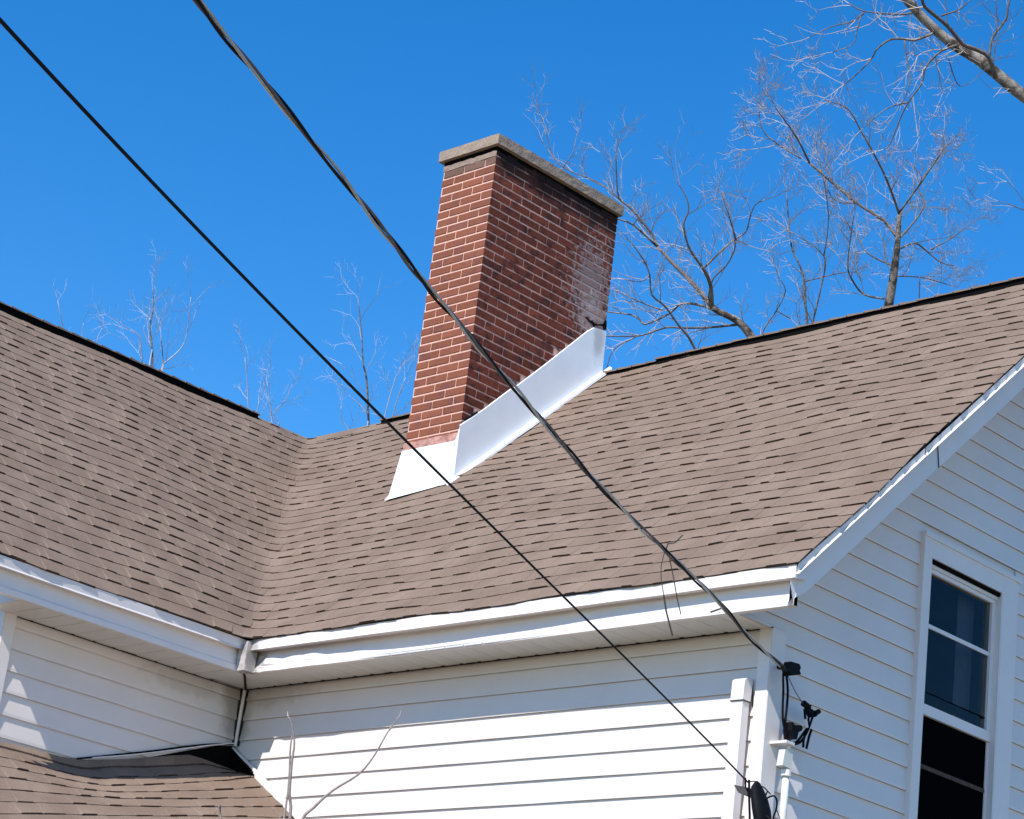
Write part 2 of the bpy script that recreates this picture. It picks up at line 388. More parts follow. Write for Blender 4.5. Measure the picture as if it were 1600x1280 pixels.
m = MB(); m.tube([(-.028,.030,-.012),(-.03,.03,-.1),(-.04,.04,-.2),(-.10,.10,-.206),(-.36,.33,-.206)], .008, n=5); attach(m.build('corner_seam', M['dirt']), fl)
m = MB(); m.box(-.035,.045,-.035,.05,-.205,-.02); attach(m.build('corner_block', M['trim']), fl)

m = MB(); m.tube([(-.046,-1.212,-.196),(-.036,-1.212,-.198)], .009, n=6); m.tube([(-.05,-.3,-.15),(-.046,-.3,-.15)], .004, n=5); m.tube([(-.05,-1.40,-.14),(-.045,-1.40,-.14)], .005, n=5)
attach(m.build('nail_hole', M['dirt']), fl)
# rake (gable edge) board --------------------------------------------------
cB = math.cos(PB)
def rk(y, perp): return y*TB-perp/cB
poly = [(0,-.035),(0,-.193),(.045,-.193),(YR,rk(YR,.17)),(YR,rk(YR,.03))]
m = MB(); nseg = 24
top = []; bot = []
for i in range(nseg+1):
    y = YR*i/nseg; zt = rk(y,.028); zb_ = max(rk(y,.172), -.193)
    j = .0015*math.sin(y*5)
    top.append((4.232+j,y,zt)); bot.append((4.232+j*1.5,y,zb_))
V = top+bot+[(p[0]-.03,p[1],p[2]) for p in bot]
F = [(i,i+nseg+1,i+nseg+2,i+1) for i in range(nseg)]+[(nseg+1+i,2*nseg+2+i,2*nseg+3+i,nseg+2+i) for i in range(nseg)]
rb = attach(obj('rake_board', V, F, M['trim']), house)
m = MB()      # metal drip edge with a small kicked lip, in three lengths
for (a, b, e) in ((.0,1.04,0),(1.045,2.1,.002),(2.105,YR,.0)):
    L = [(4.272+e,a,rk(a,.004)),(4.272+e,b,rk(b,.004)),(4.270+e,b,rk(b,.034)),(4.270+e,a,rk(a,.034)),(4.281+e,b,rk(b,.042)),(4.281+e,a,rk(a,.042)),(4.234,b,rk(b,.040)),(4.234,a,rk(a,.040))]
    m.add(L, [(0,3,2,1),(3,5,4,2),(5,7,6,4),(0,1,6,7)])
attach(m.build('drip_edge', M['trim']), rb)
m = MB(); m.prism([(4.2355,1.20,rk(1.20,.045)),(4.2355,1.207,rk(1.207,.045)),(4.2355,1.235,rk(1.235,.172)),(4.2355,1.228,rk(1.228,.172))], (.0006,0,0)); attach(m.build('board_joint', M['dirt']), rb)
m = MB()      # sloping soffit behind the rake board + box end of the eave
m.add([(4.20,.04,-.186),(3.86,.04,-.186),(3.86,YR,rk(YR,.175)),(4.20,YR,rk(YR,.175))], [(0,1,2,3)])
m.prism([(3.846,.05,-.2045),(3.846,.50,-.2045),(3.846,.50,.20),(3.846,.05,-.19)], (-.04,0,0))
attach(m.build('rake_soffit', M['trim']), rb)
m = MB(); m.prism([(4.236,-.004,-.11),(4.236,-.004,-.20),(4.236,.018,-.175),(4.236,.008,-.15)], (.002,0,0)); attach(m.build('open_gap', M['black']), rb)
mm = MB()      # the rear half of that gable edge
mm.prism([(4.232,YR,rk(YR,.03)),(4.232,2*YR,-.0),(4.232,2*YR,-.17),(4.232,YR,rk(YR,.17))], (-.03,0,0)); attach(mm.build('rake_board', M['trim']), house)

# roof decks ---------------------------------------------------------------
def deck(name, right_side, parent):
    V = []; F = []; nz = 34; ns = 44
    for j in range(nz+1):
        z = ZR*j/nz
        for i in range(ns+1):
            t = i/ns
            s = smax(z)*t if right_side else smin(z)*t
            V.append(S(s*.9985, z, -.006))
    for j in range(nz):
        for i in range(ns):
            a = j*(ns+1)+i; f = (a,a+1,a+ns+2,a+ns+1); F.append(f if right_side else tuple(reversed(f)))
    return attach(obj(name, V, F, M['deck'], label=None) if False else obj(name, V, F, M['deck']), parent)
roof_b = deck('roof_slope', True, house)
roof_l = deck('roof_slope', False, house)
mm = MB()
mm.add([(XR,YR,ZR-.01),(XE,YR,ZR-.01),(XE,2*YR,0),(-.3,2*YR,0)], [(0,1,2,3)]); mm.add([(XR,YR,ZR-.01),(-.3,2*YR,0),(-6.6,2*YR,0)], [(0,1,2)])
attach(mm.build('roof_slope', M['shingle'], label='rear slope of the brown roof'), house)
mm = MB(); mm.add([(XR,YE,ZR-.01),(XR,YR,ZR-.01),(2*XR,2*YR,0),(2*XR,YE,0)], [(0,1,2,3)])
attach(mm.build('roof_slope', M['shingle'], label='far slope of the brown left roof'), house)

def shingle(parent, P, s0, s1, k, zb, zt, seed, shear=True):
    """one metre-wide laminated shingle: alternating thick tabs and thin gaps. P(s,z,h) gives the roof point"""
    r = random.Random(seed); V = []; F = []; MI = []; T = []
    s = s0; st = []
    tab = r.random() < .5
    while s < s1-.03:
        w = r.uniform(.08,.16) if tab else r.uniform(.06,.14)
        e = min(s+w, s1)
        if s1-e < .04: e = s1
        st.append((s,e,tab)); s = e; tab = not tab
    base_t = r.uniform(-.3,.3)
    wob = lambda u: .0034*math.sin(u*5.3+k*1.9)+.0018*math.sin(u*13+k*2.7)+.0010*math.sin(u*37+k)
    def top_s(u):
        if not shear: return u
        w = min(1, abs(u)/.45); dz = zt-zb
        return u+dz/TL*w if u > 0 else u-dz/TB*w
    def strip(us, low, hfun, top, tf, edge, sl, tone):
        base = len(V); n = len(us)-1
        for i, u in enumerate(us):
            zl = zb+wob(u)+low; ut = top_s(min(max(u+sl, s0), s1))
            V.extend([P(u,zl,-.002), P(u,zl,hfun(i,n)), P(ut,zt+.010,top)])
        for i in range(n):
            q = base+i*3
            F.append((q,q+3,q+4,q+1)); MI.append(edge); T.append(0)
            F.append((q+1,q+4,q+5,q+2)); MI.append(0); T.append(tone)
        q = base+n*3
        F.append((base,base+1,base+2)); MI.append(tf); T.append(tone); F.append((q,q+2,q+1)); MI.append(tf); T.append(tone)
    near = min(abs(s0),abs(s1)) < .5 or s0*s1 < 0
    nb = max(2, int((s1-s0)/(.06 if near else .11)+.5))
    strip([s0+(s1-s0)*i/nb for i in range(nb+1)], 0, lambda i, n: .0058, .0012, 2, 2, 0, base_t)
    for (a, b, tab) in st:
        if not tab: continue
        hb = r.uniform(.0085,.0145) if r.random() < .88 else r.uniform(.0062,.0075)
        us = [a, a+.008, b-.008, b] if b-a > .05 else [a, b]
        if near and b-a > .09: us = us[:2]+[a+.008+(b-a-.016)*q/3 for q in (1,2)]+us[2:]
        strip(us, -r.uniform(.0003,.0022), lambda i, n: .0062 if i in (0,n) else hb, .0022, 0, 1 if hb > .0088 else 2, r.uniform(-.02,.02), base_t+r.uniform(-.55,.55))
    return attach(obj('shingle', V, F, None, mats=[M['shingle'], M['butt'], M['butt_mid']], mi=MI, attr=T), parent)
for k in range(NR+1):
    zb = k*HZ-(.003 if k == 0 else 0); zt = min((k+1)*HZ, ZR+.0)
    if zt-zb < .01: continue
    off = (k*.37+rng.uniform(-.08,.08)) % 1.0
    lo, hi = smin(zb), smax(zb)
    s = math.floor(lo-off)+off
    while s < hi:
        a, b = max(s,lo), min(s+1.0,hi)
        if b-a > .02:
            PP = S
            shingle(roof_b if (a+b)/2 > 0 else roof_l, PP, a, b, k, zb, zt, k*1000+int(s*10)+77)
        s += 1.0

# ridge caps and ridge vents
def cap_piece(parent, a, b, lift, prof_lift=.0, axis='x'):
    m = MB(); w = .14
    def pt(u, side, h):
        t = side*w
        if axis == 'x': return (u, YR+t*math.cos(PB), ZR-abs(t)*math.sin(PB)*.95+h+prof_lift)
        return (XR+t*math.cos(PL), u, ZR-abs(t)*math.sin(PL)*.95+h+prof_lift)
    prof = [-1,-.35,0,.35,1]
    V = [pt(a,q,lift+(.006 if abs(q) < .4 else 0)) for q in prof]+[pt(b,q,lift*.4+(.006 if abs(q) < .4 else 0)) for q in prof]
    V += [(v[0],v[1],v[2]-.009) for v in V]
    F = [(i,i+1,i+6,i+5) for i in range(4)]+[(10+i,15+i,16+i,11+i) for i in range(4)]+[(0,5,15,10),(4,14,19,9)]+[(i,10+i,11+i,i+1) for i in range(4)]+[(5+i,6+i,16+i,15+i) for i in range(4)]
    return attach(obj('ridge_shingle', V, F, None, mats=[M['shingle'],M['butt']], mi=[0 if i < 4 else 1 for i in range(len(F))]), parent)
def vent(parent, a, b, axis, size=None):
    """low black ridge vent with a strip of shingle laid over it"""
    hw, top_ = (.050,.023) if axis == 'y' else (.042,.015)
    if size: hw, top_ = size
    m = MB(); n = max(2,int((b-a)/.35)); V = []; F = []
    for i in range(n+1):
        u = a+(b-a)*i/n; j = .003*math.sin(u*3.1)+rng.uniform(-.0015,.0015)
        for (d, z) in ((-hw,-hw*1.02-(.012 if axis == 'y' else .006)-top_),(-hw+.006,-.004),(hw-.006,-.004),(hw,-hw-.012-top_)):
            V.append((u,YR+d,ZR+top_+z+j) if axis == 'x' else (XR-d,u,ZR+top_+z+j))
    for i in range(n):
        for e in range(3):
            q = i*4+e; F.append((q,q+4,q+5,q+1) if axis == 'x' else (q,q+1,q+5,q+4))
    F += [(0,1,2,3),(n*4+3,n*4+2,n*4+1,n*4)]
    m.add(V, F); v = attach(m.build('ridge_vent', M['black']), parent)
    u = a
    while u < b-.02:
        e = min(u+.145, b); m = MB(); w = hw+.012; h0 = ZR+top_+.002; t = .009
        j = rng.uniform(-.002,.002)
        if axis == 'x': m.add([(u,YR-w,h0-.004+t),(u,YR,h0+t+.006),(u,YR+w,h0-.004+t),(e+.01,YR-w,h0-.006),(e+.01,YR,h0+.006),(e+.01,YR+w,h0-.006),(u,YR-w,h0-.012+j),(u,YR+w,h0-.012),(e+.01,YR-w,h0-.013+j),(e+.01,YR+w,h0-.013)],
                              [(0,3,4,1),(1,4,5,2),(6,8,3,0),(2,5,9,7),(0,1,2,7,6),(3,8,9,5,4)])
        else: m.add([(XR+w,u,h0-.004+t),(XR,u,h0+t+.006),(XR-w,u,h0-.004+t),(XR+w,e+.01,h0-.006),(XR,e+.01,h0+.006),(XR-w,e+.01,h0-.006),(XR+w,u,h0-.012+j),(XR-w,u,h0-.012),(XR+w,e+.01,h0-.013+j),(XR-w,e+.01,h0-.013)],
                              [(0,3,4,1),(1,4,5,2),(6,8,3,0),(2,5,9,7),(0,1,2,7,6),(3,8,9,5,4)])
        attach(m.build('ridge_shingle', M['shingle']), v.parent); u = e
vent(roof_l, YE, 2.55, 'y')
vent(roof_b, -2.62, -.80, 'x')
vent(roof_b, .36, XE, 'x')
vent(roof_b, -.17, .35, 'x', (.030,.004))
u = 2.55
while u < YR+.1: cap_piece(roof_l, u, u+.17, .008, .004, 'y'); u += .145
u = XR-.05
while u < -2.62: cap_piece(roof_b, u, u+.17, .008, .002); u += .145

# ------------------------------------------------------------------ chimney
CX0, CX1, CY0, CY1 = -.762, -.206, 1.758, 3.132
CH = .0677; CT = 4.278
m = MB(); m.box(CX0+.0035,CX1-.0045,CY0+.0042,CY1-.004,1.2,CT)
mi = []
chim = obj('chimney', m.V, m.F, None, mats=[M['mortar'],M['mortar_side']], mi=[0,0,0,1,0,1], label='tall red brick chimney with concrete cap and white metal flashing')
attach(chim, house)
def brick(x0,x1,y0,y1,z0,z1,mt,parent=chim,side=None):
    c = .0025; j = lambda: rng.uniform(-.0010,.0010)
    V = []
    for zz, ins in ((z0,c),(z0+c,0),(z1-c,0),(z1,c)):
        V += [(x0+ins+j(),y0+ins+j(),zz+j()*.6),(x1-ins+j(),y0+ins+j(),zz+j()*.6),(x1-ins+j(),y1-ins+j(),zz+j()*.6),(x0+ins+j(),y1-ins+j(),zz+j()*.6)]
    F = [(0,3,2,1),(12,13,14,15)]
    for l in range(3):
        for e in range(4): a = l*4+e; b = l*4+(e+1)%4; F.append((a,b,b+4,a+4))
    if parent is None: return V, F
    if side: return attach(obj('brick', V, F, None, mats=[mt, side], mi=[1 if (i-2) % 4 == 1 and i > 1 else 0 for i in range(14)]), parent)
    return attach(obj('brick', V, F, mt), parent)
back = MB()
ncourse = 35; pit = .2165; pity = .2124
for k in range(ncourse):
    z1 = CT-.004-k*CH; z0 = z1-CH+.0135; A = k % 2 == 0
    top2 = k < 2
    nm = M['brick_grey'] if k < 2 else M['brick']
    # narrow face
    if z1 > 1.98:
        x = CX1; first = True
        while x > CX0+.03:
            w = .1065 if (first and not A) else pit-.010
            xa = max(x-w, CX0)
            if x-xa > .02:
                dx = .0010*rng.uniform(-1,1)
                if first: brick(xa, x, CY0+dx*.5, CY0+(.1065 if A else .2024), z0, z1, nm, side=M['brick_shade'])
                else: brick(xa, x, CY0+dx, CY0+.10, z0, z1, nm)
            x = xa-.010; first = False
    # wide face
    y = CY0+((.1065 if A else .2024))+.010
    while y < CY1-.03:
        yb = min(y+pity-.010, CY1)
        if CY1-yb < .05: yb = CY1
        flash = yb*.975+.36-.10
        if z1 > flash:
            pr = rng.uniform(-.0015,.002)
            brick(CX1-.10, CX1+pr, y, yb, z0, z1, M['brick_shade'])
        y = yb+.010
    # rear and left faces: never in view from in front, joined
    for (xx0,xx1,yy0,yy1,ax) in ((CX0,CX0+.09,CY0+.10,CY1,'y'),(CX0+.09,CX1-.10,CY1-.09,CY1,'x')):
        if z0 < 2.0: continue
        u = (yy0 if ax == 'y' else xx0)+(0 if A else .106); end = yy1 if ax == 'y' else xx1
        while u < end-.05:
            e = min(u+.2024, end)
            if ax == 'y': V, F = brick(xx0,xx1,u,e,z0,z1,None,None)
            else: V, F = brick(u,e,yy0,yy1,z0,z1,None,None)
            back.add(V, F); u = e+.01
attach(back.build('brickwork', M['brick'], kind='stuff'), chim)
# dark side faces of the corner bricks
def rough_slab(x0,x1,y0,y1,z0,z1,amp,nx,ny,nz=1,seed=1):
    """box with an uneven surface, as a grid shell"""
    r = random.Random(seed); pts = {}; V = []; F = []
    def vid(i,j,k):
        if (i,j,k) not in pts:
            pts[(i,j,k)] = len(V)
            V.append((x0+(x1-x0)*i/nx+r.uniform(-amp,amp), y0+(y1-y0)*j/ny+r.uniform(-amp,amp), z0+(z1-z0)*k/nz+r.uniform(-amp,amp)))
        return pts[(i,j,k)]
    for i in range(nx):
        for j in range(ny):
            F.append((vid(i,j,0),vid(i,j+1,0),vid(i+1,j+1,0),vid(i+1,j,0))); F.append((vid(i,j,nz),vid(i+1,j,nz),vid(i+1,j+1,nz),vid(i,j+1,nz)))
    for i in range(nx):
        for k in range(nz):
            F.append((vid(i,0,k),vid(i+1,0,k),vid(i+1,0,k+1),vid(i,0,k+1))); F.append((vid(i,ny,k),vid(i,ny,k+1),vid(i+1,ny,k+1),vid(i+1,ny,k)))
    for j in range(ny):
        for k in range(nz):
            F.append((vid(0,j,k),vid(0,j,k+1),vid(0,j+1,k+1),vid(0,j+1,k))); F.append((vid(nx,j,k),vid(nx,j+1,k),vid(nx,j+1,k+1),vid(nx,j,k+1)))
    return V, F
V, F = rough_slab(CX0-.033,CX1+.040,CY0-.036,CY1+.018,4.291,4.374,.0018,14,32,3,3)
attach(obj('chimney_cap', V, F, M['concrete'], label='rough concrete slab capping the chimney'), chim)
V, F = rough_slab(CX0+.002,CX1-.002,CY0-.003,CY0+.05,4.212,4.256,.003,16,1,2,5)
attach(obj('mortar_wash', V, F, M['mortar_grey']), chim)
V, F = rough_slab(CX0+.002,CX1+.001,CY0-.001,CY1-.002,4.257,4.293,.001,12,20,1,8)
attach(obj('soot_shade_bed', V, F, M['black']), chim)  # black bed holds sooty dirt and the cap's shade as colour
V, F = rough_slab(CX0-.004,CX1+.001,CY0-.008,CY0+.04,1.90,2.020,.0035,14,1,4,6)
attach(obj('mortar_skirt', V, F, M['parge']), chim)
# flashing sheets
m = MB()
ytop = [(1.742,2.070),(1.95,2.262),(2.2,2.512),(2.201,2.502),(2.5,2.800),(2.75,3.058),(2.93,3.245),(3.0,3.300),(3.135,3.318)]
n = len(ytop); xs = CX1+.012
V = []; F = []
for i, (yy, zz) in enumerate(ytop):
    V += [(xs-.010,yy,zz),(xs,yy,zz-.006),(xs+.003,yy,yy*TB+.045),(xs+.022,yy,yy*TB+.028)]
for i in range(n-1):
    for e in range(3): q = i*4+e; F.append((q,q+1,q+5,q+4))
F = [tuple(reversed(f)) for f in F]
fs = attach(obj('side_flashing', V, F, M['flash']), chim)
m = MB(); V = []; F = []
for i in range(25):
    yy = 1.665+(3.205-1.665)*i/24; zz = yy*TB; wv = .004*math.sin(i*1.7)+.003*math.sin(i*.6)
    V += [(xs+.006,yy,zz+.040),(xs+.050+wv*.6,yy-.02,(yy-.02)*TB+.032),(xs+.054+wv*.6,yy-.02,(yy-.02)*TB+.010)]
for i in range(24):
    for e in range(2): q = i*3+e; F.append((q,q+1,q+4,q+3))
F = [tuple(reversed(f)) for f in F]
attach(obj('flashing_flange', V, F, M['flash']), chim)
m = MB()      # front apron
A = [(-.772,1.744,1.962),(-.228,1.744,1.957),(-.200,1.706,1.706*TB+.042),(-.742,1.650,1.650*TB+.038)]
m.add([A[0],A[1],A[2],A[3],(-.150,1.668,1.668*TB+.036),(-.735,1.602,1.602*TB+.030),(-.738,1.608,1.608*TB+.024),(-.735,1.602,1.602*TB+.004)], [(0,3,2,1),(3,6,4,2)])
m.add([A[0],A[3],(-.775,1.80,1.80*TB+.02),(-.774,1.80,1.93)], [(0,3,2,1)])
m.add([A[1],(xs,1.742,2.070),(xs+.003,1.742,1.742*TB+.03),A[2]], [(0,3,2,1)])
attach(m.build('apron_flashing', M['flash']), chim)
m = MB(); m.tube([(-.226,1.738,1.958),(-.225,1.728,1.80),(-.204,1.706,1.640)], .004, n=5); attach(m.build('flashing_seam', M['trim']), chim)
m = MB()      # tar smears above the flashing at the back corner
m.tube([(CX1+.002,2.90,3.350),(CX1+.003,2.95,3.328),(CX1+.003,3.02,3.326),(CX1+.002,3.10,3.36),(CX1+.001,3.126,3.39)], .004, .008, n=5, jit=.4)
m.tube([(CX1+.003,2.97,3.345),(CX1+.004,3.0,3.305)], .006, .009, n=5, jit=.3); m.tube([(CX1+.002,3.12,3.33),(CX1+.004,3.12,3.40)], .014, .010, n=5, jit=.3)
m.tube([(CX1+.002,1.78,2.12),(CX1+.004,1.84,2.17),(CX1+.003,1.90,2.225)], .004, .006, n=5, jit=.4); m.tube([(CX1+.002,2.18,2.51),(CX1+.003,2.25,2.575)], .004, .005, n=5, jit=.4)
attach(m.build('tar_smear', M['black']), chim)

# ------------------------------------------------------------------ window in the gable wall
win = MB(); win.add([(3.74,1.5,-1.3),(3.74,2.7,-1.3),(3.74,2.7,.75),(3.74,1.5,.75)], [])
X0 = 3.885
m = MB()
m.box(3.85,X0,1.650,1.718,-1.2,.70); m.box(3.85,X0,2.472,2.600,-1.2,.70); m.box(3.852,X0-.001,1.718,2.472,.590,.70)
m.box(3.85,X0,1.60,2.64,-1.26,-1.2)
cas = m.build('window', M['trim'], label='tall double-hung window with an insect screen over the lower sash'); attach(cas, house)
m = MB(); m.box(3.85,X0+.008,1.643,2.655,.70,.728); m.box(3.85,X0-.006,2.600,2.645,-1.2,.70); m.box(3.85,X0+.004,1.640,1.650,-1.2,.70); attach(m.build('outer_channel', M['trim']), cas)
m = MB(); m.box(3.80,3.8835,2.462,2.4715,-1.19,.589); m.box(3.80,3.8835,1.7185,1.728,-1.19,.589); attach(m.build('jamb', M['trim']), cas)
m = MB(); m.box(3.79,3.874,1.728,2.462,.568,.5885); attach(m.build('head_gap', M['black']), cas)
m = MB(); m.box(3.80,3.858,1.735,2.455,.545,.566); m.box(3.80,3.848,1.735,2.455,.520,.544)
m.box(3.80,3.846,1.729,1.775,-.25,.5195); m.box(3.80,3.846,2.425,2.4615,-.25,.5195); m.box(3.80,3.850,1.729,2.461,-.31,-.25)
attach(m.build('upper_sash', M['trim']), cas)
m = MB(); m.box(3.822,3.836,1.775,2.425,.198,.222); attach(m.build('muntin', M['trim']), cas)
for (a, b) in ((.222,.520),(-.25,.198)):
    m = MB(); m.add([(3.828,1.775,a),(3.828,2.425,a),(3.828,2.425,b),(3.828,1.775,b)], [(0,1,2,3)]); attach(m.build('pane', M['glass']), cas)
m = MB(); m.box(3.80,3.838,1.729,1.752,-1.19,-.312); m.box(3.80,3.838,2.448,2.4615,-1.19,-.312); m.box(3.80,3.838,1.752,2.448,-1.19,-1.15); attach(m.build('lower_sash', M['trim']), cas)
m = MB(); m.add([(3.830,1.752,-1.15),(3.830,2.448,-1.15),(3.830,2.448,-.312),(3.830,1.752,-.312)], [(0,1,2,3)]); attach(m.build('insect_screen', M['screen']), cas)
m = MB(); m.box(3.832,3.836,1.753,2.447,-.612,-.588); attach(m.build('screen_bar', M['butt_mid']), cas)
m = MB()
for q in range(7):
    yy = 2.28+q*.022; m.add([(3.70+(.012 if q % 2 else 0),yy,-.3),(3.70+(0 if q % 2 else .012),yy+.022,-.3),(3.70+(0 if q % 2 else .012),yy+.022,.55),(3.70+(.012 if q % 2 else 0),yy,.55)], [(0,1,2,3)])
attach(m.build('curtain', M['curtain']), cas)
m = MB(); m.box(2.2,3.79,1.2,3.2,-1.3,.70)
m.F = [f for f in m.F if f != (1,2,6,5)]
attach(m.build('dark_room', M['dark_in']), cas)

# ------------------------------------------------------------------ porch roof lower left
CU = [(-1.9,-.985),(-1.409,-.958),(-1.163,-.949),(-.947,-.949),(-.762,-.918),(-.484,-.845),(-.2,-.759),(-.025,-.712),(.103,-.717),(.199,-.723),(.345,-.728)]
CLo = [(-1.9,-1.03),(-1.421,-1.001),(-1.146,-.997),(-.976,-1.002),(-.835,-.995),(-.733,-.979),(-.653,-.945),(-.351,-.876),(-.11,-.812),(.086,-.757),(.345,-.745)]
def lerp(T, y):
    if y <= T[0][0]: return T[0][1]
    for (a, za), (b, zb_) in zip(T, T[1:]):
        if y <= b: return za+(zb_-za)*(y-a)/(b-a)
    return T[-1][1]
PS = .66
pc, psn = math.cos(math.atan(PS)), math.sin(math.atan(PS))
TT = [(-1.9,-1.03),(-1.421,-1.001),(-1.0,-1.0),(-.8,-.985),(-.5,-.912),(-.11,-.80),(.1,-.735),(.345,-.645)]
def Pp(u, d, h):      # u = y along, d = distance down the slope
    x = -.345+d*pc; w = min(1, d/.8); w = w*w*(3-2*w)
    zs_ = lerp(TT, u)+(lerp(CLo, u)-lerp(TT, u))*max(0, 1-d/.26)
    z = zs_*(1-w)+(-1.0+.205*(u+1.42))*w-d*psn
    return Vector((x+h*psn, u, z+h*pc))
V = []; F = []
NU, ND = 30, 12
for i in range(NU+1):
    for j in range(ND+1): V.append(Pp(-2.3+2.64*i/NU, 1.9*j/ND, -.006))
for i in range(NU):
    for j in range(ND): a = i*(ND+1)+j; F.append((a,a+1,a+ND+2,a+ND+1))
porch = attach(obj('porch_roof', V, F, M['deck'], label='low brown shingled porch roof sagging away from the wall'), house)
row = .128
for k in range(14):
    d1 = .0+row*(k+1); d0 = row*k      # butt at d1 (lower), top at d0
    off = (k*.41+.13) % 1.0; s = -2.3-off
    while s < .34:
        a, b = max(s,-2.3), min(s+1.0,.338)
        if b-a > .05:
            r0 = k
            PP = lambda u, zz, h: Pp(u, -zz, h)
            shingle(porch, PP, a, b, k, -d1, -d0-.0, 9000+k*50+int(s*7), shear=False)
        s += 1.0
u = -1.9
while u < .33:      # the bent row of starter shingles along the wall
    e = min(u+.105+rng.uniform(-.01,.01), .34)
    t = rng.uniform(-.002,.002)
    V = [(-.345+t,u,lerp(CLo,u)+.014),(-.345+t,e,lerp(CLo,e)+.014),(-.374,e+.02,lerp(CU,e)+.002),(-.374,u+.02,lerp(CU,u)+.002),(-.342+t,u,lerp(CLo,u)-.004),(-.342+t,e,lerp(CLo,e)-.004)]
    attach(obj('cap_shingle', V, [(0,1,2,3),(4,5,1,0),(4,0,3)], None, mats=[M['shingle'],M['butt']], mi=[0,1,1], attr=[rng.uniform(-.8,.8),0,0]), porch); u = e
m = MB()      # torn, dark gap between the porch roof and the wall, with curled felt
m.add([(-.386,-.75,-.94),(-.386,-.5,-.87),(-.386,-.06,-.70),(-.386,.2,-.60),(-.386,.34,-.575),(-.386,.344,-.80),(-.386,-.1,-.80),(-.386,-.75,-1.0)], [(0,7,6,5,4,3,2,1)])
m.add([(-.40,.3445,-.575),(-.15,.3445,-.735),(-.13,.3445,-.80),(-.40,.3445,-.80)], [(0,3,2,1)])
attach(m.build('torn_flashing_gap', M['black'], kind='structure') if False else m.build('torn_flashing_gap', M['black']), porch)
m = MB(); m.prism([(-.405,.336,-.572),(.60,.336,-1.196),(.60,.336,-1.245),(-.115,.336,-.800),(-.125,.336,-.775),(-.385,.336,-.600)], (0,-.02,0)); attach(m.build('step_trim', M['trim']), porch)
m = MB(); m.tube([(-.385,.318,-.600),(-.3,.318,-.66),(-.2,.317,-.72),(-.14,.317,-.765)], .009, n=5, jit=.2); m.tube(smooth_line([(-.372,-.854,-.934),(-.372,-.581,-.846),(-.372,-.301,-.756),(-.372,-.062,-.672),(-.372,.134,-.611),(-.372,.30,-.573)],3), .006, .006, n=6)
attach(m.build('black_cable', M['rubber']), porch)
m = MB(); m.tube(smooth_line([(-.36,-.75,-.905),(-.36,-.45,-.815),(-.36,-.15,-.715),(-.365,.1,-.628),(-.372,.315,-.562)],3), .005, n=5); attach(m.build('grey_cable', M['trim']), porch)

# ------------------------------------------------------------------ downspout on the front wall
m = MB()
m.box(3.695,3.770,.270,.325,GZ+.2,-.535)
ds = attach(m.build('downspout', M['trim']), house)
m = MB(); m.prism([(3.691,.266,-.60),(3.691,.329,-.60),(3.691,.340,-.475),(3.691,.300,-.472),(3.691,.270,-.495)], (.083,0,0)); attach(m.build('elbow', M['trim']), ds)
m = MB(); m.box(3.689,3.776,.2645,.330,-.606,-.600); attach(m.build('joint_band', M['wire']), ds)
m = MB(); m.prism([(3.771,.33,-.48),(3.7725,.33,-.48),(3.7765,.345,-.62),(3.772,.345,-.62)], (0,.008,0)); attach(m.build('gap', M['dirt']), ds)

# ------------------------------------------------------------------ service mast and its wires, gable wall
mast = empty('service_mast', (3.95,.44,GZ), 'cream conduit mast with black service head and looping wires beside the corner board', 'electrical mast')
m = MB(); m.tube([(3.95,.455,-.84),(3.95,.452,-.90)], .016, n=8); m.tube([(3.95,.45,-.93),(3.95,.448,-1.2),(3.95,.446,GZ)], .019, n=10); attach(m.build('conduit', M['pvc'], smooth=True), mast)
m = MB(); m.prism([(3.93,.400,-.845),(3.93,.470,-.838),(3.93,.462,-.934),(3.93,.388,-.930)], (.04,0,0)); attach(m.build('meter_box', M['pvc']), mast)
m = MB(); m.tube([(3.95,.447,-.942),(3.95,.447,-.974)], .027, n=12); attach(m.build('coupling', M['trim']), mast)
m = MB(); m.box(3.862,3.98,.392,.462,-.812,-.798); m.tube([(3.95,.455,-.80),(3.95,.456,-.845)], .011, n=8); attach(m.build('bracket', M['trim']), mast)
m = MB(); m.prism([(3.925,.430,-.695),(3.925,.455,-.705),(3.925,.505,-.695),(3.925,.522,-.705),(3.925,.512,-.722),(3.925,.488,-.735),(3.925,.478,-.775),(3.925,.440,-.782),(3.925,.425,-.74)], (.055,0,0)); attach(m.build('service_head', M['rubber']), mast)
W = dict(a=[(4.0,.30,-.443),(3.95,.36,-.462),(3.95,.372,-.544),(3.95,.379,-.644),(3.95,.393,-.708),(3.95,.429,-.774)], b=[(4.0,.31,-.445),(3.95,.387,-.455),(3.95,.409,-.535),(3.95,.411,-.636),(3.95,.409,-.704),(3.95,.438,-.765)],
 c=[(3.95,.436,-.775),(3.95,.452,-.788),(3.95,.481,-.795),(3.95,.522,-.772),(3.95,.57,-.716),(3.95,.598,-.675),(3.95,.601,-.606)], d=[(3.96,.436,-.785),(3.96,.451,-.796),(3.96,.489,-.797),(3.96,.541,-.768),(3.96,.588,-.702),(3.96,.614,-.638),(3.96,.636,-.591)],
 e=[(3.95,.574,-.793),(3.95,.574,-.749),(3.95,.595,-.693)], f=[(3.95,.602,-.793),(3.95,.616,-.729),(3.95,.633,-.684)], g=[(3.95,.580,-.66),(3.95,.572,-.637),(3.95,.56,-.592)])
for k, pl in W.items():
    m = MB(); m.tube(smooth_line(pl,4), .0068, n=6); attach(m.build('wire', M['rubber'], smooth=True), mast)
m = MB(); m.tube([(3.962,.559,-.648),(3.962,.577,-.688)], .009, n=6); attach(m.build('white_connector', M['trim']), mast)
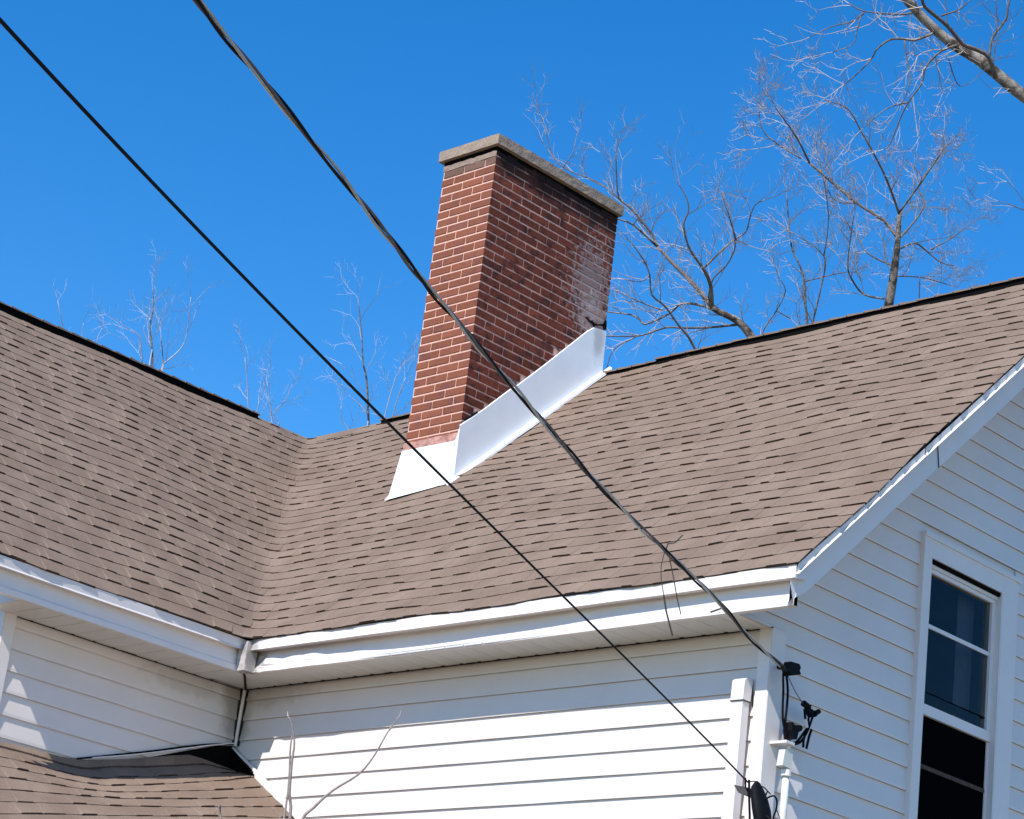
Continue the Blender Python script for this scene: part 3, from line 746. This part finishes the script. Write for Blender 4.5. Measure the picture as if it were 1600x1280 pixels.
for (a, b, r) in (((3.95,.548,-.565),(3.95,.578,-.572),.017),((3.95,.583,-.566),(3.95,.596,-.612),.019),((3.955,.615,-.585),(3.955,.600,-.618),.015),((3.96,.632,-.602),(3.96,.672,-.578),.016)):
    m = MB(); m.tube([Vector(a),Vector(a).lerp(Vector(b),.5),Vector(b)], r, n=7, jit=.2); attach(m.build('splice_cover', M['rubber']), mast)
m = MB(); m.tube([(3.95,.393,-.45),(3.95,.468,-.52),(3.95,.546,-.569)], .0022, n=4); attach(m.build('bond_wire', M['wire']), mast)

# ------------------------------------------------------------------ service drop (twisted) with its wall clamp
DROP = [(6.312, -5.657, -0.162), (6.2647, -5.5686, -0.1654), (6.1889, -5.4166, -0.1689), (6.0817, -5.1882, -0.1727), (5.9966, -5.0007, -0.1768), (5.9126, -4.8132, -0.1824), (5.8291, -4.6249, -0.1896), (5.7403, -4.4223, -0.1988), (5.6054, -4.1078, -0.2153), (5.5094, -3.8784, -0.2285), (5.418, -3.6556, -0.2421), (5.2918, -3.3413, -0.2626), (5.1747, -3.0436, -0.2831), (5.0491, -2.7172, -0.3061), (4.92, -2.3713, -0.3294), (4.7657, -1.937, -0.3542), (4.6645, -1.6363, -0.3677), (4.5633, -1.3253, -0.38), (4.4449, -0.961, -0.3961), (4.328, -0.6169, -0.4182), (4.182, -0.2077, -0.4526), (4.06, 0.195, -0.464)]
drop = empty('service_drop_cable', DROP[-1], 'thick twisted electrical cable crossing in front of the chimney to the house corner', 'cable')
d0 = Vector(DROP[0])-(Vector(DROP[1])-Vector(DROP[0])).normalized()*3
path = smooth_line([d0,d0.lerp(Vector(DROP[0]),.4),d0.lerp(Vector(DROP[0]),.8)]+DROP, 8)
# resample evenly
def resample(path, step):
    out = [path[0]]; acc = 0
    for a, b in zip(path, path[1:]):
        L = (b-a).length; t = step-acc
        while t <= L: out.append(a.lerp(b, t/L)); t += step
        acc = (acc+L) % step
    out.append(path[-1]); return out
rp = resample(path, .012)
def twist(phase, r, wob):
    o = []; n = len(rp)
    for i, p in enumerate(rp):
        t = (rp[min(i+1,n-1)]-rp[max(i-1,0)]).normalized(); a = t.cross(Vector((0,0,1))).normalized(); b = t.cross(a)
        w = 2*math.pi*i*.012/.95+phase+.5*math.sin(i*.012*1.3)
        q = r*(1+wob*math.sin(i*.012*4+phase))
        o.append(p+a*math.cos(w)*q+b*math.sin(w)*q)
    return o
for ph, rr, mt, w in ((0,.0052,'rubber','black_conductor'),(1.5,.0050,'strand','dull_conductor'),(3.6,.0054,'alu','bare_neutral')):
    m = MB(); m.tube(twist(ph,.0072,.55)[::2], rr, n=6); attach(m.build(w, M[mt], smooth=True), drop)
m = MB(); m.prism([(4.0,.355,-.395),(4.0,.425,-.390),(4.0,.440,-.405),(4.0,.432,-.425),(4.0,.446,-.440),(4.0,.415,-.452),(4.0,.360,-.470),(4.0,.335,-.44)], (-.045,0,0)); attach(m.build('wall_clamp', M['rubber']), drop)
m = MB(); m.tube([(3.96,.40,-.42),(3.872,.41,-.40)], .012, n=6); m.tube([(4.06,.195,-.464),(4.0,.30,-.45),(3.98,.36,-.44)], .014, n=7); attach(m.build('clamp_bolt', M['rubber']), drop)
for pl, r in (([(4.284,-.917,-.133),(4.251,-.929,-.171),(4.225,-.949,-.18),(4.211,-.947,-.213)],.0036),([(4.225,-.949,-.176),(4.215,-.948,-.2),(4.211,-.946,-.216)],.003),
   ([(4.211,-.947,-.210),(4.202,-.947,-.234),(4.187,-.94,-.285),(4.18,-.923,-.343),(4.181,-.894,-.414)],.0024),([(4.181,-.894,-.414),(4.182,-.866,-.486),(4.188,-.841,-.543),(4.194,-.816,-.597)],.0045),
   ([(4.222,-.935,-.225),(4.226,-.884,-.337),(4.228,-.85,-.423),(4.234,-.818,-.494)],.0028),([(4.30,-.50,-.40),(4.102,-.446,-.366),(4.145,-.418,-.343)][1:],.005)):
    m = MB(); m.tube(pl, r, n=5); attach(m.build('tie_tail', M['wire']), drop)

# ------------------------------------------------------------------ phone line and its bracket
LINE = [(6.7263, -6.5119, -0.7831), (6.6751, -6.4162, -0.7813), (6.5484, -6.1741, -0.7782), (6.4165, -5.9143, -0.7766), (6.2517, -5.5784, -0.7773), (6.1005, -5.2588, -0.7804), (5.9275, -4.8802, -0.7872), (5.7647, -4.5114, -0.7965), (5.629, -4.1949, -0.8065), (5.4929, -3.8697, -0.8186), (5.2635, -3.3054, -0.8432), (5.049, -2.7624, -0.8707), (4.8181, -2.1658, -0.9045), (4.5879, -1.5641, -0.9413), (4.3687, -0.991, -0.9783), (4.1484, -0.4204, -1.0161), (3.9053, 0.1971, -1.0574)]
l0 = Vector(LINE[0])-(Vector(LINE[1])-Vector(LINE[0])).normalized()*3
m = MB(); m.tube(smooth_line([l0,l0.lerp(Vector(LINE[0]),.4),l0.lerp(Vector(LINE[0]),.8)]+LINE,3), .0062, .0044, n=7)
ln = m.build('phone_line', M['rubber'], smooth=True, label='thin smooth black line running diagonally below the twisted cable', category='cable')
dish = empty('line_bracket', (3.96,.2,-1.3), 'black pod-shaped bracket with tangled wires at the bottom of the corner board', 'bracket')
m = MB(); V = []; F = []
prof = [(-1.052,3.957,.003,.004),(-1.062,3.958,.012,.02),(-1.09,3.962,.022,.045),(-1.14,3.979,.032,.06),(-1.20,3.998,.037,.065),(-1.27,4.015,.036,.06),(-1.34,4.025,.026,.045),(-1.38,4.03,.008,.01)]
for (z, cx, rx, ry) in prof:
    for e in range(12):
        w = 2*math.pi*e/12; V.append((cx+rx*math.cos(w), .21+ry*math.sin(w), z))
for i in range(len(prof)-1):
    for e in range(12): F.append((i*12+e,(i+1)*12+e,(i+1)*12+(e+1)%12,i*12+(e+1)%12))
m.add(V, F); attach(m.build('pod', M['rubber'], smooth=True), dish)
m = MB(); m.prism([(3.814,.2,-1.066),(3.90,.2,-1.083),(3.96,.2,-1.10),(3.945,.2,-1.145),(3.90,.2,-1.128),(3.851,.2,-1.110)], (0,.012,0)); attach(m.build('plate', M['wire']), dish)
m = MB(); m.prism([(3.895,.196,-1.088),(3.96,.196,-1.10),(3.985,.196,-1.19),(3.945,.196,-1.15)], (0,.05,0)); m.tube([(3.97,.24,-1.15),(3.93,.34,-1.16)], .012, n=6); attach(m.build('arm', M['rubber']), dish)
for pl, r in (([(3.914,.198,-1.047),(3.925,.198,-1.149),(3.942,.198,-1.28),(3.95,.2,-1.5)],.0062),([(3.888,.2,-1.035),(3.893,.2,-1.085)],.005),([(3.905,.197,-1.058),(3.944,.2,-1.055),(3.958,.2,-1.058)],.003),
   ([(3.983,.2,-1.084),(4.008,.2,-1.088),(4.03,.2,-1.105),(4.056,.2,-1.126)],.0035),([(4.01,.2,-1.165),(4.045,.2,-1.142),(4.081,.2,-1.137),(4.099,.2,-1.164),(4.099,.2,-1.202),(4.087,.2,-1.237),(4.078,.2,-1.269),(4.03,.2,-1.3)],.0048),
   ([(4.099,.2,-1.202),(4.124,.2,-1.248),(4.143,.2,-1.288)],.0025),([(4.035,.2,-1.112),(4.024,.2,-1.134)],.004),([(4.04,.2,-1.235),(4.06,.2,-1.25),(4.08,.2,-1.262)],.006)):
    m = MB(); m.tube(smooth_line(pl,3), r, n=5); attach(m.build('wire', M['rubber']), dish)

# ------------------------------------------------------------------ bare shrub in front of the porch
shrub = empty('bare_shrub', (1.6,-.9,GZ), 'bare pinkish shrub twigs rising in front of the sunlit siding', 'shrub')
def stem(pts, r0, r1):
    m = MB(); m.tube(smooth_line(pts,3), r0, r1, n=5); attach(m.build('stem', M['shrub'], smooth=True), shrub)
stem([(1.55,-.85,GZ),(1.58,-.83,-3.4),(1.60,-.80,-2.2),(1.606,-.807,-1.403),(1.612,-.845,-1.238),(1.628,-.874,-1.07),(1.642,-.889,-.969),(1.637,-.926,-.871),(1.627,-.948,-.84)], .014, .0028)
stem([(1.5,-.8,GZ),(1.55,-.8,-3.0),(1.6,-.78,-1.7),(1.648,-.765,-1.379),(1.696,-.732,-1.293),(1.768,-.677,-1.19),(1.865,-.596,-1.089),(1.929,-.558,-.979),(1.983,-.536,-.853),(2.036,-.509,-.754)], .013, .003)
stem([(1.45,-.95,GZ),(1.4,-1.0,-2.5),(1.37,-1.085,-1.436),(1.35,-1.121,-1.398)], .011, .003)
stem([(1.58,-.83,-1.6),(1.608,-.854,-1.222),(1.624,-.894,-1.022),(1.635,-.907,-.937)], .007, .004)
stem([(1.6,-.80,-1.6),(1.58,-.841,-1.392),(1.549,-.897,-1.323)], .005, .002)
m = MB()
for (p, d) in (((1.637,-.926,-.871),(-.012,-.01,.03)),((1.642,-.889,-.969),(-.015,0,.035)),((1.627,-.948,-.84),(-.01,.0,.03)),((2.036,-.509,-.754),(.004,.0,.03)),((1.99,-.53,-.84),(.025,.0,.02))):
    a = Vector(p); m.tube([a,a+Vector(d)*.5,a+Vector(d)], .004, .002, n=5)
attach(m.build('bud', M['twig']), shrub)

# ------------------------------------------------------------------ trees
TREES={
 'A':[
  ([(-8.63, 15.23, 9.24), (-8.71, 15.05, 9.45), (-8.81, 14.89, 9.59), (-9.0, 14.67, 9.69), (-9.08, 14.54, 9.81)],0.0642,0.0413),
  ([(-9.36, 14.86, 9.99), (-9.59, 14.73, 10.29), (-9.86, 14.57, 10.59), (-10.06, 14.44, 10.84)],0.0413,0.0229),
  ([(-9.51, 13.84, 10.47), (-9.54, 13.72, 10.63), (-9.7, 13.39, 10.94), (-9.8, 13.24, 11.05), (-9.75, 13.08, 11.37), (-9.7, 12.97, 11.62)],0.0229,0.0069),
  ([(-9.08, 13.36, 10.18), (-9.18, 12.94, 10.36), (-9.29, 12.72, 10.39), (-9.37, 12.46, 10.46)],0.0184,0.0092),
  ([(-8.68, 14.19, 9.51), (-8.55, 13.96, 9.72), (-8.48, 13.68, 9.86)],0.0321,0.0275),
  ([(-8.9, 14.16, 10.14), (-8.95, 13.91, 10.33), (-8.94, 13.76, 10.51), (-8.9, 13.67, 10.64), (-8.81, 13.64, 10.78), (-8.77, 13.53, 10.93), (-8.8, 13.33, 11.1)],0.0229,0.0069),
  ([(-8.91, 14.21, 10.16), (-8.78, 14.24, 10.28), (-8.65, 14.27, 10.41), (-8.48, 14.31, 10.54), (-8.33, 14.36, 10.65), (-8.23, 14.3, 10.82), (-8.12, 14.26, 10.98), (-7.99, 14.31, 11.05)],0.0184,0.0069),
  ([(-7.97, 13.74, 10.18), (-7.88, 13.5, 10.31), (-7.81, 13.31, 10.41)],0.0138,0.0069),
  ([(-8.67, 14.11, 9.54), (-8.61, 14.01, 9.62), (-8.47, 13.92, 9.79), (-8.27, 13.93, 9.94), (-8.06, 13.83, 10.1), (-7.98, 13.72, 10.18)],0.0161,0.0092),
  ([(-9.38, 15.09, 9.92), (-9.63, 15.04, 10.04), (-9.95, 14.98, 10.11), (-10.17, 14.97, 9.99), (-10.57, 14.94, 9.89), (-10.68, 14.91, 9.97), (-10.84, 14.87, 10.07), (-11.3, 14.79, 10.18)],0.0229,0.0115),
  ([(-8.84, 15.02, 9.58), (-8.97, 14.95, 9.56), (-9.22, 14.82, 9.53), (-9.55, 14.65, 9.52), (-9.8, 14.51, 9.52), (-10.15, 14.37, 9.41), (-10.65, 14.1, 9.4)],0.0229,0.0115),
  ([(-9.11, 14.52, 8.9), (-9.12, 14.41, 9.03), (-9.14, 14.26, 9.17), (-9.17, 14.08, 9.27), (-9.2, 13.8, 9.45), (-9.25, 13.54, 9.55), (-9.18, 13.38, 9.77), (-9.16, 13.19, 9.93), (-9.17, 12.91, 10.09)],0.0229,0.0092),
  ([(-9.51, 14.09, 9.57), (-9.71, 13.82, 9.64), (-9.9, 13.53, 9.73)],0.0138,0.0069),
  ([(-10.85, 14.62, 11.73), (-11.12, 14.53, 11.96), (-11.39, 14.42, 12.2), (-11.96, 14.21, 12.5), (-12.16, 14.12, 12.76), (-12.31, 14.03, 13.25)],0.0138,0.0069),
  ([(-11.69, 13.93, 12.31), (-11.55, 13.96, 12.53), (-11.53, 13.96, 12.68)],0.0092,0.0069),
  ([(-10.24, 14.54, 10.46), (-10.39, 14.51, 10.37), (-10.68, 14.4, 10.44)],0.0115,0.0069),
  ([(-9.74, 13.92, 9.17), (-10.01, 13.71, 8.93), (-10.12, 13.72, 8.66)],0.0115,0.0069),
 ],
 'B':[
  ([(-9.26, 19.09, 11.39), (-9.1, 18.96, 11.86), (-8.98, 18.84, 12.23), (-8.91, 18.76, 12.46), (-8.79, 18.6, 12.87)],0.0718,0.0359),
  ([(-9.08, 18.98, 12.62), (-9.24, 18.8, 12.89), (-9.57, 18.52, 13.15), (-9.89, 18.24, 13.48), (-10.17, 17.98, 13.78)],0.0308,0.0205),
  ([(-8.8, 16.25, 12.68), (-8.7, 15.77, 12.87), (-8.64, 15.16, 13.06)],0.0205,0.0077),
  ([(-10.0, 17.54, 13.63), (-10.26, 17.24, 13.82), (-10.43, 17.01, 14.05), (-10.37, 16.79, 14.51)],0.0154,0.0077),
  ([(-8.52, 18.22, 12.59), (-8.47, 17.76, 12.98), (-8.47, 17.39, 13.26), (-8.49, 17.05, 13.5), (-8.5, 16.7, 13.73), (-8.7, 16.4, 13.79)],0.0231,0.0077),
  ([(-9.27, 19.25, 12.74), (-9.09, 19.44, 13.12), (-9.0, 19.55, 13.48), (-9.1, 19.48, 13.77), (-8.86, 19.71, 14.39), (-8.85, 19.74, 14.81)],0.0205,0.0077),
  ([(-8.25, 17.84, 12.39), (-7.69, 17.59, 12.67), (-7.19, 17.33, 12.91)],0.0179,0.0092),
  ([(-9.07, 19.03, 12.44), (-8.87, 19.17, 12.56), (-8.72, 19.33, 12.43), (-8.59, 19.5, 12.3), (-8.45, 19.66, 12.27)],0.0205,0.0077),
  ([(-8.87, 19.62, 12.63), (-8.64, 19.89, 12.92), (-8.48, 20.08, 13.19)],0.0154,0.0067),
  ([(-9.2, 18.91, 11.56), (-9.4, 18.63, 11.57), (-9.44, 18.33, 11.74), (-9.4, 18.17, 11.88), (-9.24, 17.97, 12.16), (-8.99, 17.7, 12.53)],0.0205,0.0077),
  ([(-9.31, 19.19, 12.27), (-9.67, 19.0, 12.5), (-9.83, 18.94, 12.79), (-10.05, 18.85, 13.09)],0.0179,0.0077),
  ([(-9.24, 19.19, 12.07), (-8.95, 19.52, 12.12), (-8.71, 19.89, 12.09)],0.0154,0.0077),
  ([(-8.44, 18.75, 11.71), (-8.59, 18.98, 11.48)],0.0103,0.0077),
  ([(-9.61, 18.58, 13.19), (-9.96, 18.36, 13.27), (-10.11, 18.13, 13.89)],0.0154,0.0077),
 ],
 'C':[
  ([(-9.79, 17.85, 10.4), (-9.74, 17.71, 10.74), (-9.7, 17.55, 11.1), (-9.65, 17.43, 11.37), (-9.66, 17.3, 11.59), (-9.71, 17.14, 11.81), (-9.67, 16.96, 12.16), (-9.61, 16.77, 12.56)],0.025,0.009),
  ([(-9.8, 17.84, 10.39), (-9.67, 17.74, 10.79), (-9.47, 17.62, 11.3), (-9.34, 17.47, 11.75), (-9.65, 17.06, 12.04)],0.02,0.0075),
  ([(-9.26, 17.36, 11.69), (-9.05, 17.14, 12.2), (-8.95, 16.77, 12.78)],0.0125,0.0065),
  ([(-10.23, 17.09, 10.2), (-10.07, 17.08, 10.54), (-9.87, 17.08, 10.79), (-9.66, 17.0, 11.04), (-9.64, 16.8, 11.17)],0.015,0.0065),
  ([(-9.96, 17.18, 10.85), (-9.84, 17.4, 10.77)],0.0125,0.0065),
  ([(-9.92, 17.79, 11.57), (-9.61, 18.05, 11.72), (-9.43, 18.22, 11.8)],0.0125,0.0065),
 ],
 'D':[
  ([(-0.52, 10.73, 8.34), (-0.8, 10.41, 8.58), (-1.08, 10.08, 8.82), (-1.23, 9.87, 8.98), (-1.38, 9.67, 9.14), (-1.57, 9.44, 9.28), (-1.7, 9.26, 9.42), (-1.81, 9.05, 9.58), (-1.92, 8.83, 9.78)],0.0702,0.0456),
  ([(-0.93, 9.31, 8.63), (-0.89, 9.1, 8.77), (-0.95, 8.9, 8.79), (-1.0, 8.78, 8.8), (-1.02, 8.52, 8.89), (-1.06, 8.29, 8.94), (-1.07, 8.15, 8.98), (-1.0, 7.99, 9.1)],0.0281,0.0175),
  ([(-1.51, 10.04, 9.41), (-1.46, 10.0, 9.59), (-1.3, 10.0, 9.78), (-1.26, 9.97, 9.91), (-1.2, 9.95, 10.08)],0.0175,0.0105),
  ([(-1.63, 9.15, 9.29), (-1.8, 9.07, 9.22), (-1.9, 8.98, 9.22), (-2.01, 8.9, 9.2), (-2.14, 8.86, 9.1), (-2.2, 8.87, 9.02), (-2.36, 8.85, 8.87), (-2.49, 8.81, 8.76)],0.0175,0.0053),
  ([(-2.54, 9.89, 9.84), (-2.54, 9.97, 9.61), (-2.53, 10.03, 9.44), (-2.62, 10.09, 9.25), (-2.71, 10.11, 9.16)],0.0105,0.0046),
  ([(-1.14, 8.94, 8.91), (-1.29, 8.83, 8.82), (-1.44, 8.79, 8.66), (-1.52, 8.85, 8.52), (-1.66, 8.83, 8.33), (-1.77, 8.84, 8.14), (-1.88, 8.86, 7.91), (-1.93, 8.82, 7.84)],0.014,0.0053),
  ([(-1.81, 9.02, 8.45), (-1.97, 8.88, 8.36), (-2.18, 8.78, 8.14)],0.0088,0.0042),
  ([(-2.32, 9.86, 10.14), (-2.46, 9.83, 10.12), (-2.64, 9.77, 10.14), (-2.96, 9.66, 10.22), (-3.12, 9.58, 10.33)],0.014,0.007),
  ([(-2.28, 8.78, 9.55), (-2.41, 8.74, 9.46), (-2.59, 8.64, 9.41), (-2.81, 8.55, 9.3)],0.0105,0.0042),
  ([(-2.31, 8.77, 9.52), (-2.39, 8.82, 9.37), (-2.45, 8.85, 9.25), (-2.65, 8.76, 9.17)],0.0088,0.0042),
  ([(-1.26, 8.9, 8.81), (-1.29, 9.09, 8.64), (-1.28, 9.19, 8.58), (-1.21, 9.26, 8.63)],0.007,0.0042),
  ([(-0.79, 8.08, 8.71), (-0.66, 8.21, 8.81), (-0.55, 8.22, 8.89)],0.0105,0.0053),
  ([(-2.7, 10.19, 10.38), (-2.72, 10.22, 10.2)],0.0088,0.007),
  ([(-0.84, 10.3, 7.39), (-1.01, 10.06, 7.46), (-1.11, 9.88, 7.48)],0.0105,0.0042),
 ],
 'E':[
  ([(-36.28, 24.81, 16.99), (-36.23, 24.7, 17.3), (-36.15, 24.71, 17.48), (-36.07, 24.46, 18.06)],0.0335,0.01),
  ([(-36.12, 24.69, 17.47), (-35.87, 24.83, 17.75), (-35.71, 24.89, 17.97), (-35.56, 24.85, 18.3), (-35.28, 24.57, 19.15)],0.0251,0.0084),
  ([(-36.42, 24.64, 17.13), (-36.39, 24.46, 17.85), (-36.42, 24.28, 18.42), (-36.34, 24.23, 18.93), (-36.34, 24.08, 19.45)],0.0335,0.01),
  ([(-36.47, 24.31, 17.29), (-36.35, 24.0, 17.97), (-36.44, 23.72, 18.15)],0.0251,0.0084),
  ([(-36.39, 24.46, 17.85), (-36.51, 24.2, 18.24), (-36.5, 24.16, 18.44)],0.0167,0.0084),
 ],
 'F':[
  ([(-33.49, 25.73, 15.79), (-33.45, 25.58, 16.14), (-33.37, 25.36, 16.69), (-33.3, 25.1, 17.28)],0.0243,0.0081),
  ([(-33.08, 26.17, 15.7), (-33.06, 26.03, 16.01), (-32.99, 25.8, 16.47), (-32.87, 25.61, 16.92)],0.0202,0.0081),
  ([(-33.1, 26.45, 15.63), (-33.08, 26.31, 15.92), (-33.1, 26.15, 16.15), (-32.9, 26.28, 16.49), (-32.75, 26.3, 16.89)],0.0202,0.0081),
  ([(-33.41, 25.9, 15.7), (-33.33, 25.78, 16.13), (-33.24, 25.77, 16.42)],0.0162,0.0081),
 ],
 'G':[
  ([(-30.13, 26.84, 15.12), (-30.08, 26.7, 15.52), (-29.94, 26.31, 16.51), (-29.93, 26.1, 16.91), (-29.83, 25.84, 17.55), (-29.73, 25.47, 18.33)],0.0352,0.0102),
  ([(-29.83, 27.0, 15.46), (-29.77, 26.91, 15.74), (-29.5, 26.8, 16.48), (-29.29, 26.77, 16.93)],0.0235,0.0078),
  ([(-30.4, 26.48, 15.04), (-30.38, 26.36, 15.28), (-30.43, 26.12, 15.51), (-30.37, 25.99, 15.79)],0.0196,0.0078),
  ([(-30.07, 26.66, 15.72), (-30.21, 26.39, 15.98), (-30.35, 26.17, 16.13)],0.0157,0.0078),
  ([(-29.64, 27.02, 15.52), (-29.32, 26.85, 16.16), (-29.05, 26.77, 16.59)],0.0172,0.0078),
 ],
 'H':[
  ([(-39.05, 23.76, 18.2), (-39.09, 23.41, 18.63), (-39.04, 23.07, 19.22)],0.0216,0.0086),
  ([(-38.75, 24.37, 18.09), (-38.65, 24.25, 18.49), (-38.53, 24.26, 18.8)],0.0173,0.0078),
  ([(-38.89, 23.99, 18.16), (-38.83, 23.88, 18.48), (-38.73, 23.78, 18.79)],0.0155,0.0078),
 ],
}

def rot_about(v, ax, a): return (Matrix.Rotation(a, 3, ax)@v)
def twigs(mb, p, d, L, r, depth, rr, stop=.0028):
    n = 4 if depth else 3; pts = [p]; q = p.copy(); dd = d.normalized()
    for i in range(n):
        dd = (dd+Vector((rr.uniform(-1,1),rr.uniform(-1,1),rr.uniform(-.8,1.0)))*.23).normalized()
        q = q+dd*(L/n)*rr.uniform(.8,1.2); pts.append(q.copy())
    mb.tube(pts, r, max(r*.42,stop*.7), n=3, cap=False)
    if depth <= 0: return
    for i in range(1, n+1):
        for _ in range(1 if i < n else 2):
            if rr.random() < .82:
                ax = dd.orthogonal().normalized(); ax = rot_about(ax, dd, rr.uniform(0,6.28))
                nd = rot_about(dd, ax, rr.uniform(.45,1.0)); nd = (nd+Vector((0,0,.15))).normalized()
                twigs(mb, pts[i], nd, L*rr.uniform(.42,.7), max(r*.55,stop), depth-1, rr, stop)
info = {
 'A': ('large bare tree with a pale leaning limb just right of the chimney', 26, 2, .44, .0044, 1.0, 'twig'),
 'B': ('bare tree with an upright trunk and round crown over the right ridge', 30, 3, .38, .0042, 1.0, 'twig'),
 'C': ('thin bare tree between the leaning one and the round-crowned one', 20, 2, .45, .0048, 1.0, 'twig'),
 'D': ('bare tree whose thick mottled limb crosses the upper right corner', 30, 2, .36, .0040, 1.0, 'twig'),
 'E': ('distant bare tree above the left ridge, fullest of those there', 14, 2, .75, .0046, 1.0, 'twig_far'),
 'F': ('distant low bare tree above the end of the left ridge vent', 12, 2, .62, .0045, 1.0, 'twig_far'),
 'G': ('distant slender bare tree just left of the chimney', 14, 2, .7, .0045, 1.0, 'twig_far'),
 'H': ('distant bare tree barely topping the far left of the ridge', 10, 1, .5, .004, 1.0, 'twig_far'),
}
for key, limbs in TREES.items():
    rr = random.Random(hash(key) % 1 + ord(key)*13)
    label, dens, depth, TL_, tr, _, tmat = info[key]
    far = key in 'EFGH'
    root = Vector(limbs[0][0][0])
    if key == 'D': root = root+Vector((1.2,.8,0))
    base = Vector((root.x+rr.uniform(-.4,.4), root.y+rr.uniform(-.4,.4), GZ))
    t = empty('bare_tree', base, label, 'tree', 'bare trees behind the roofs')
    # trunk down to the ground from the first limb's foot
    f0 = Vector(limbs[0][0][0]); f1 = Vector(limbs[0][0][1]); r0 = limbs[0][1]
    dirn = (f0-f1).normalized()
    m = MB(); mid = f0+dirn*1.2+Vector((0,0,-.8)) if not far else f0.lerp(base,.4)
    m.tube(smooth_line([f0, f0.lerp(mid,.5), mid, mid.lerp(base,.5)+Vector((.1,.1,0)), base], 5), r0*1.02, max(r0*1.9,.13), n=10, jit=.05)
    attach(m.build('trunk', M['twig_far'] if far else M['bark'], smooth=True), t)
    crown = MB()
    for bi, (pts, ra, rb_) in enumerate(limbs):
        pts = [Vector(p) for p in pts]
        # small depth undulation so that the limbs are not in one plane
        vd = (pts[0]-CAM).normalized()
        o = []
        L = 0
        for i, p in enumerate(pts):
            if i: L += (p-pts[i-1]).length
            o.append(p+vd*(math.sin(L*1.3+bi)*.12*min(1,L) if bi else 0))
        sp = smooth_line(o, 3)
        m = MB(); m.tube(sp, ra*(1.08 if ra > .05 else .92), rb_*.95, n=8 if ra > .03 else 5, jit=.06)
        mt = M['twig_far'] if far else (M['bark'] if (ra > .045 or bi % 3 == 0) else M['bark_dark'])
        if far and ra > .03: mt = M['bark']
        attach(m.build('limb', mt, smooth=True), t)
        # orphan limbs get a hidden root joined towards the trunk
        if bi and far:
            m = MB(); m.tube([sp[0], sp[0].lerp(base,.25)+Vector((0,0,-.6)), base+Vector((0,0,2.2))], ra*1.05, ra*2.2, n=5); attach(m.build('limb', M['twig_far']), t)
        # twigs
        tot = sum((b-a).length for a, b in zip(sp, sp[1:])); acc = 0; nxt = .10 if bi else tot*.3
        step = (.30 if not far else .62)*(.8 if key == 'B' else 1)
        for a, b in zip(sp, sp[1:]):
            l = (b-a).length; acc += l
            while acc > nxt:
                nxt += step*rr.uniform(.5,1.4)
                f = nxt/max(tot,.01)
                d = (b-a).normalized(); ax = rot_about(d.orthogonal().normalized(), d, rr.uniform(0,6.28))
                nd = rot_about(d, ax, rr.uniform(.5,1.15)); nd = (nd+Vector((0,0,.22))).normalized()
                rl = ra+(rb_-ra)*min(1,acc/tot)
                twigs(crown, b, nd, TL_*rr.uniform(.6,1.5), min(tr*2.0, rl*.7), depth-(0 if rr.random() < .7 else 1), rr, tr*.55)
        twigs(crown, sp[-1], sp[-1]-sp[-2], TL_*.9, min(rb_,tr*1.6), depth, rr, tr*.55)
    attach(crown.build('crown', M[tmat], kind='stuff'), t)
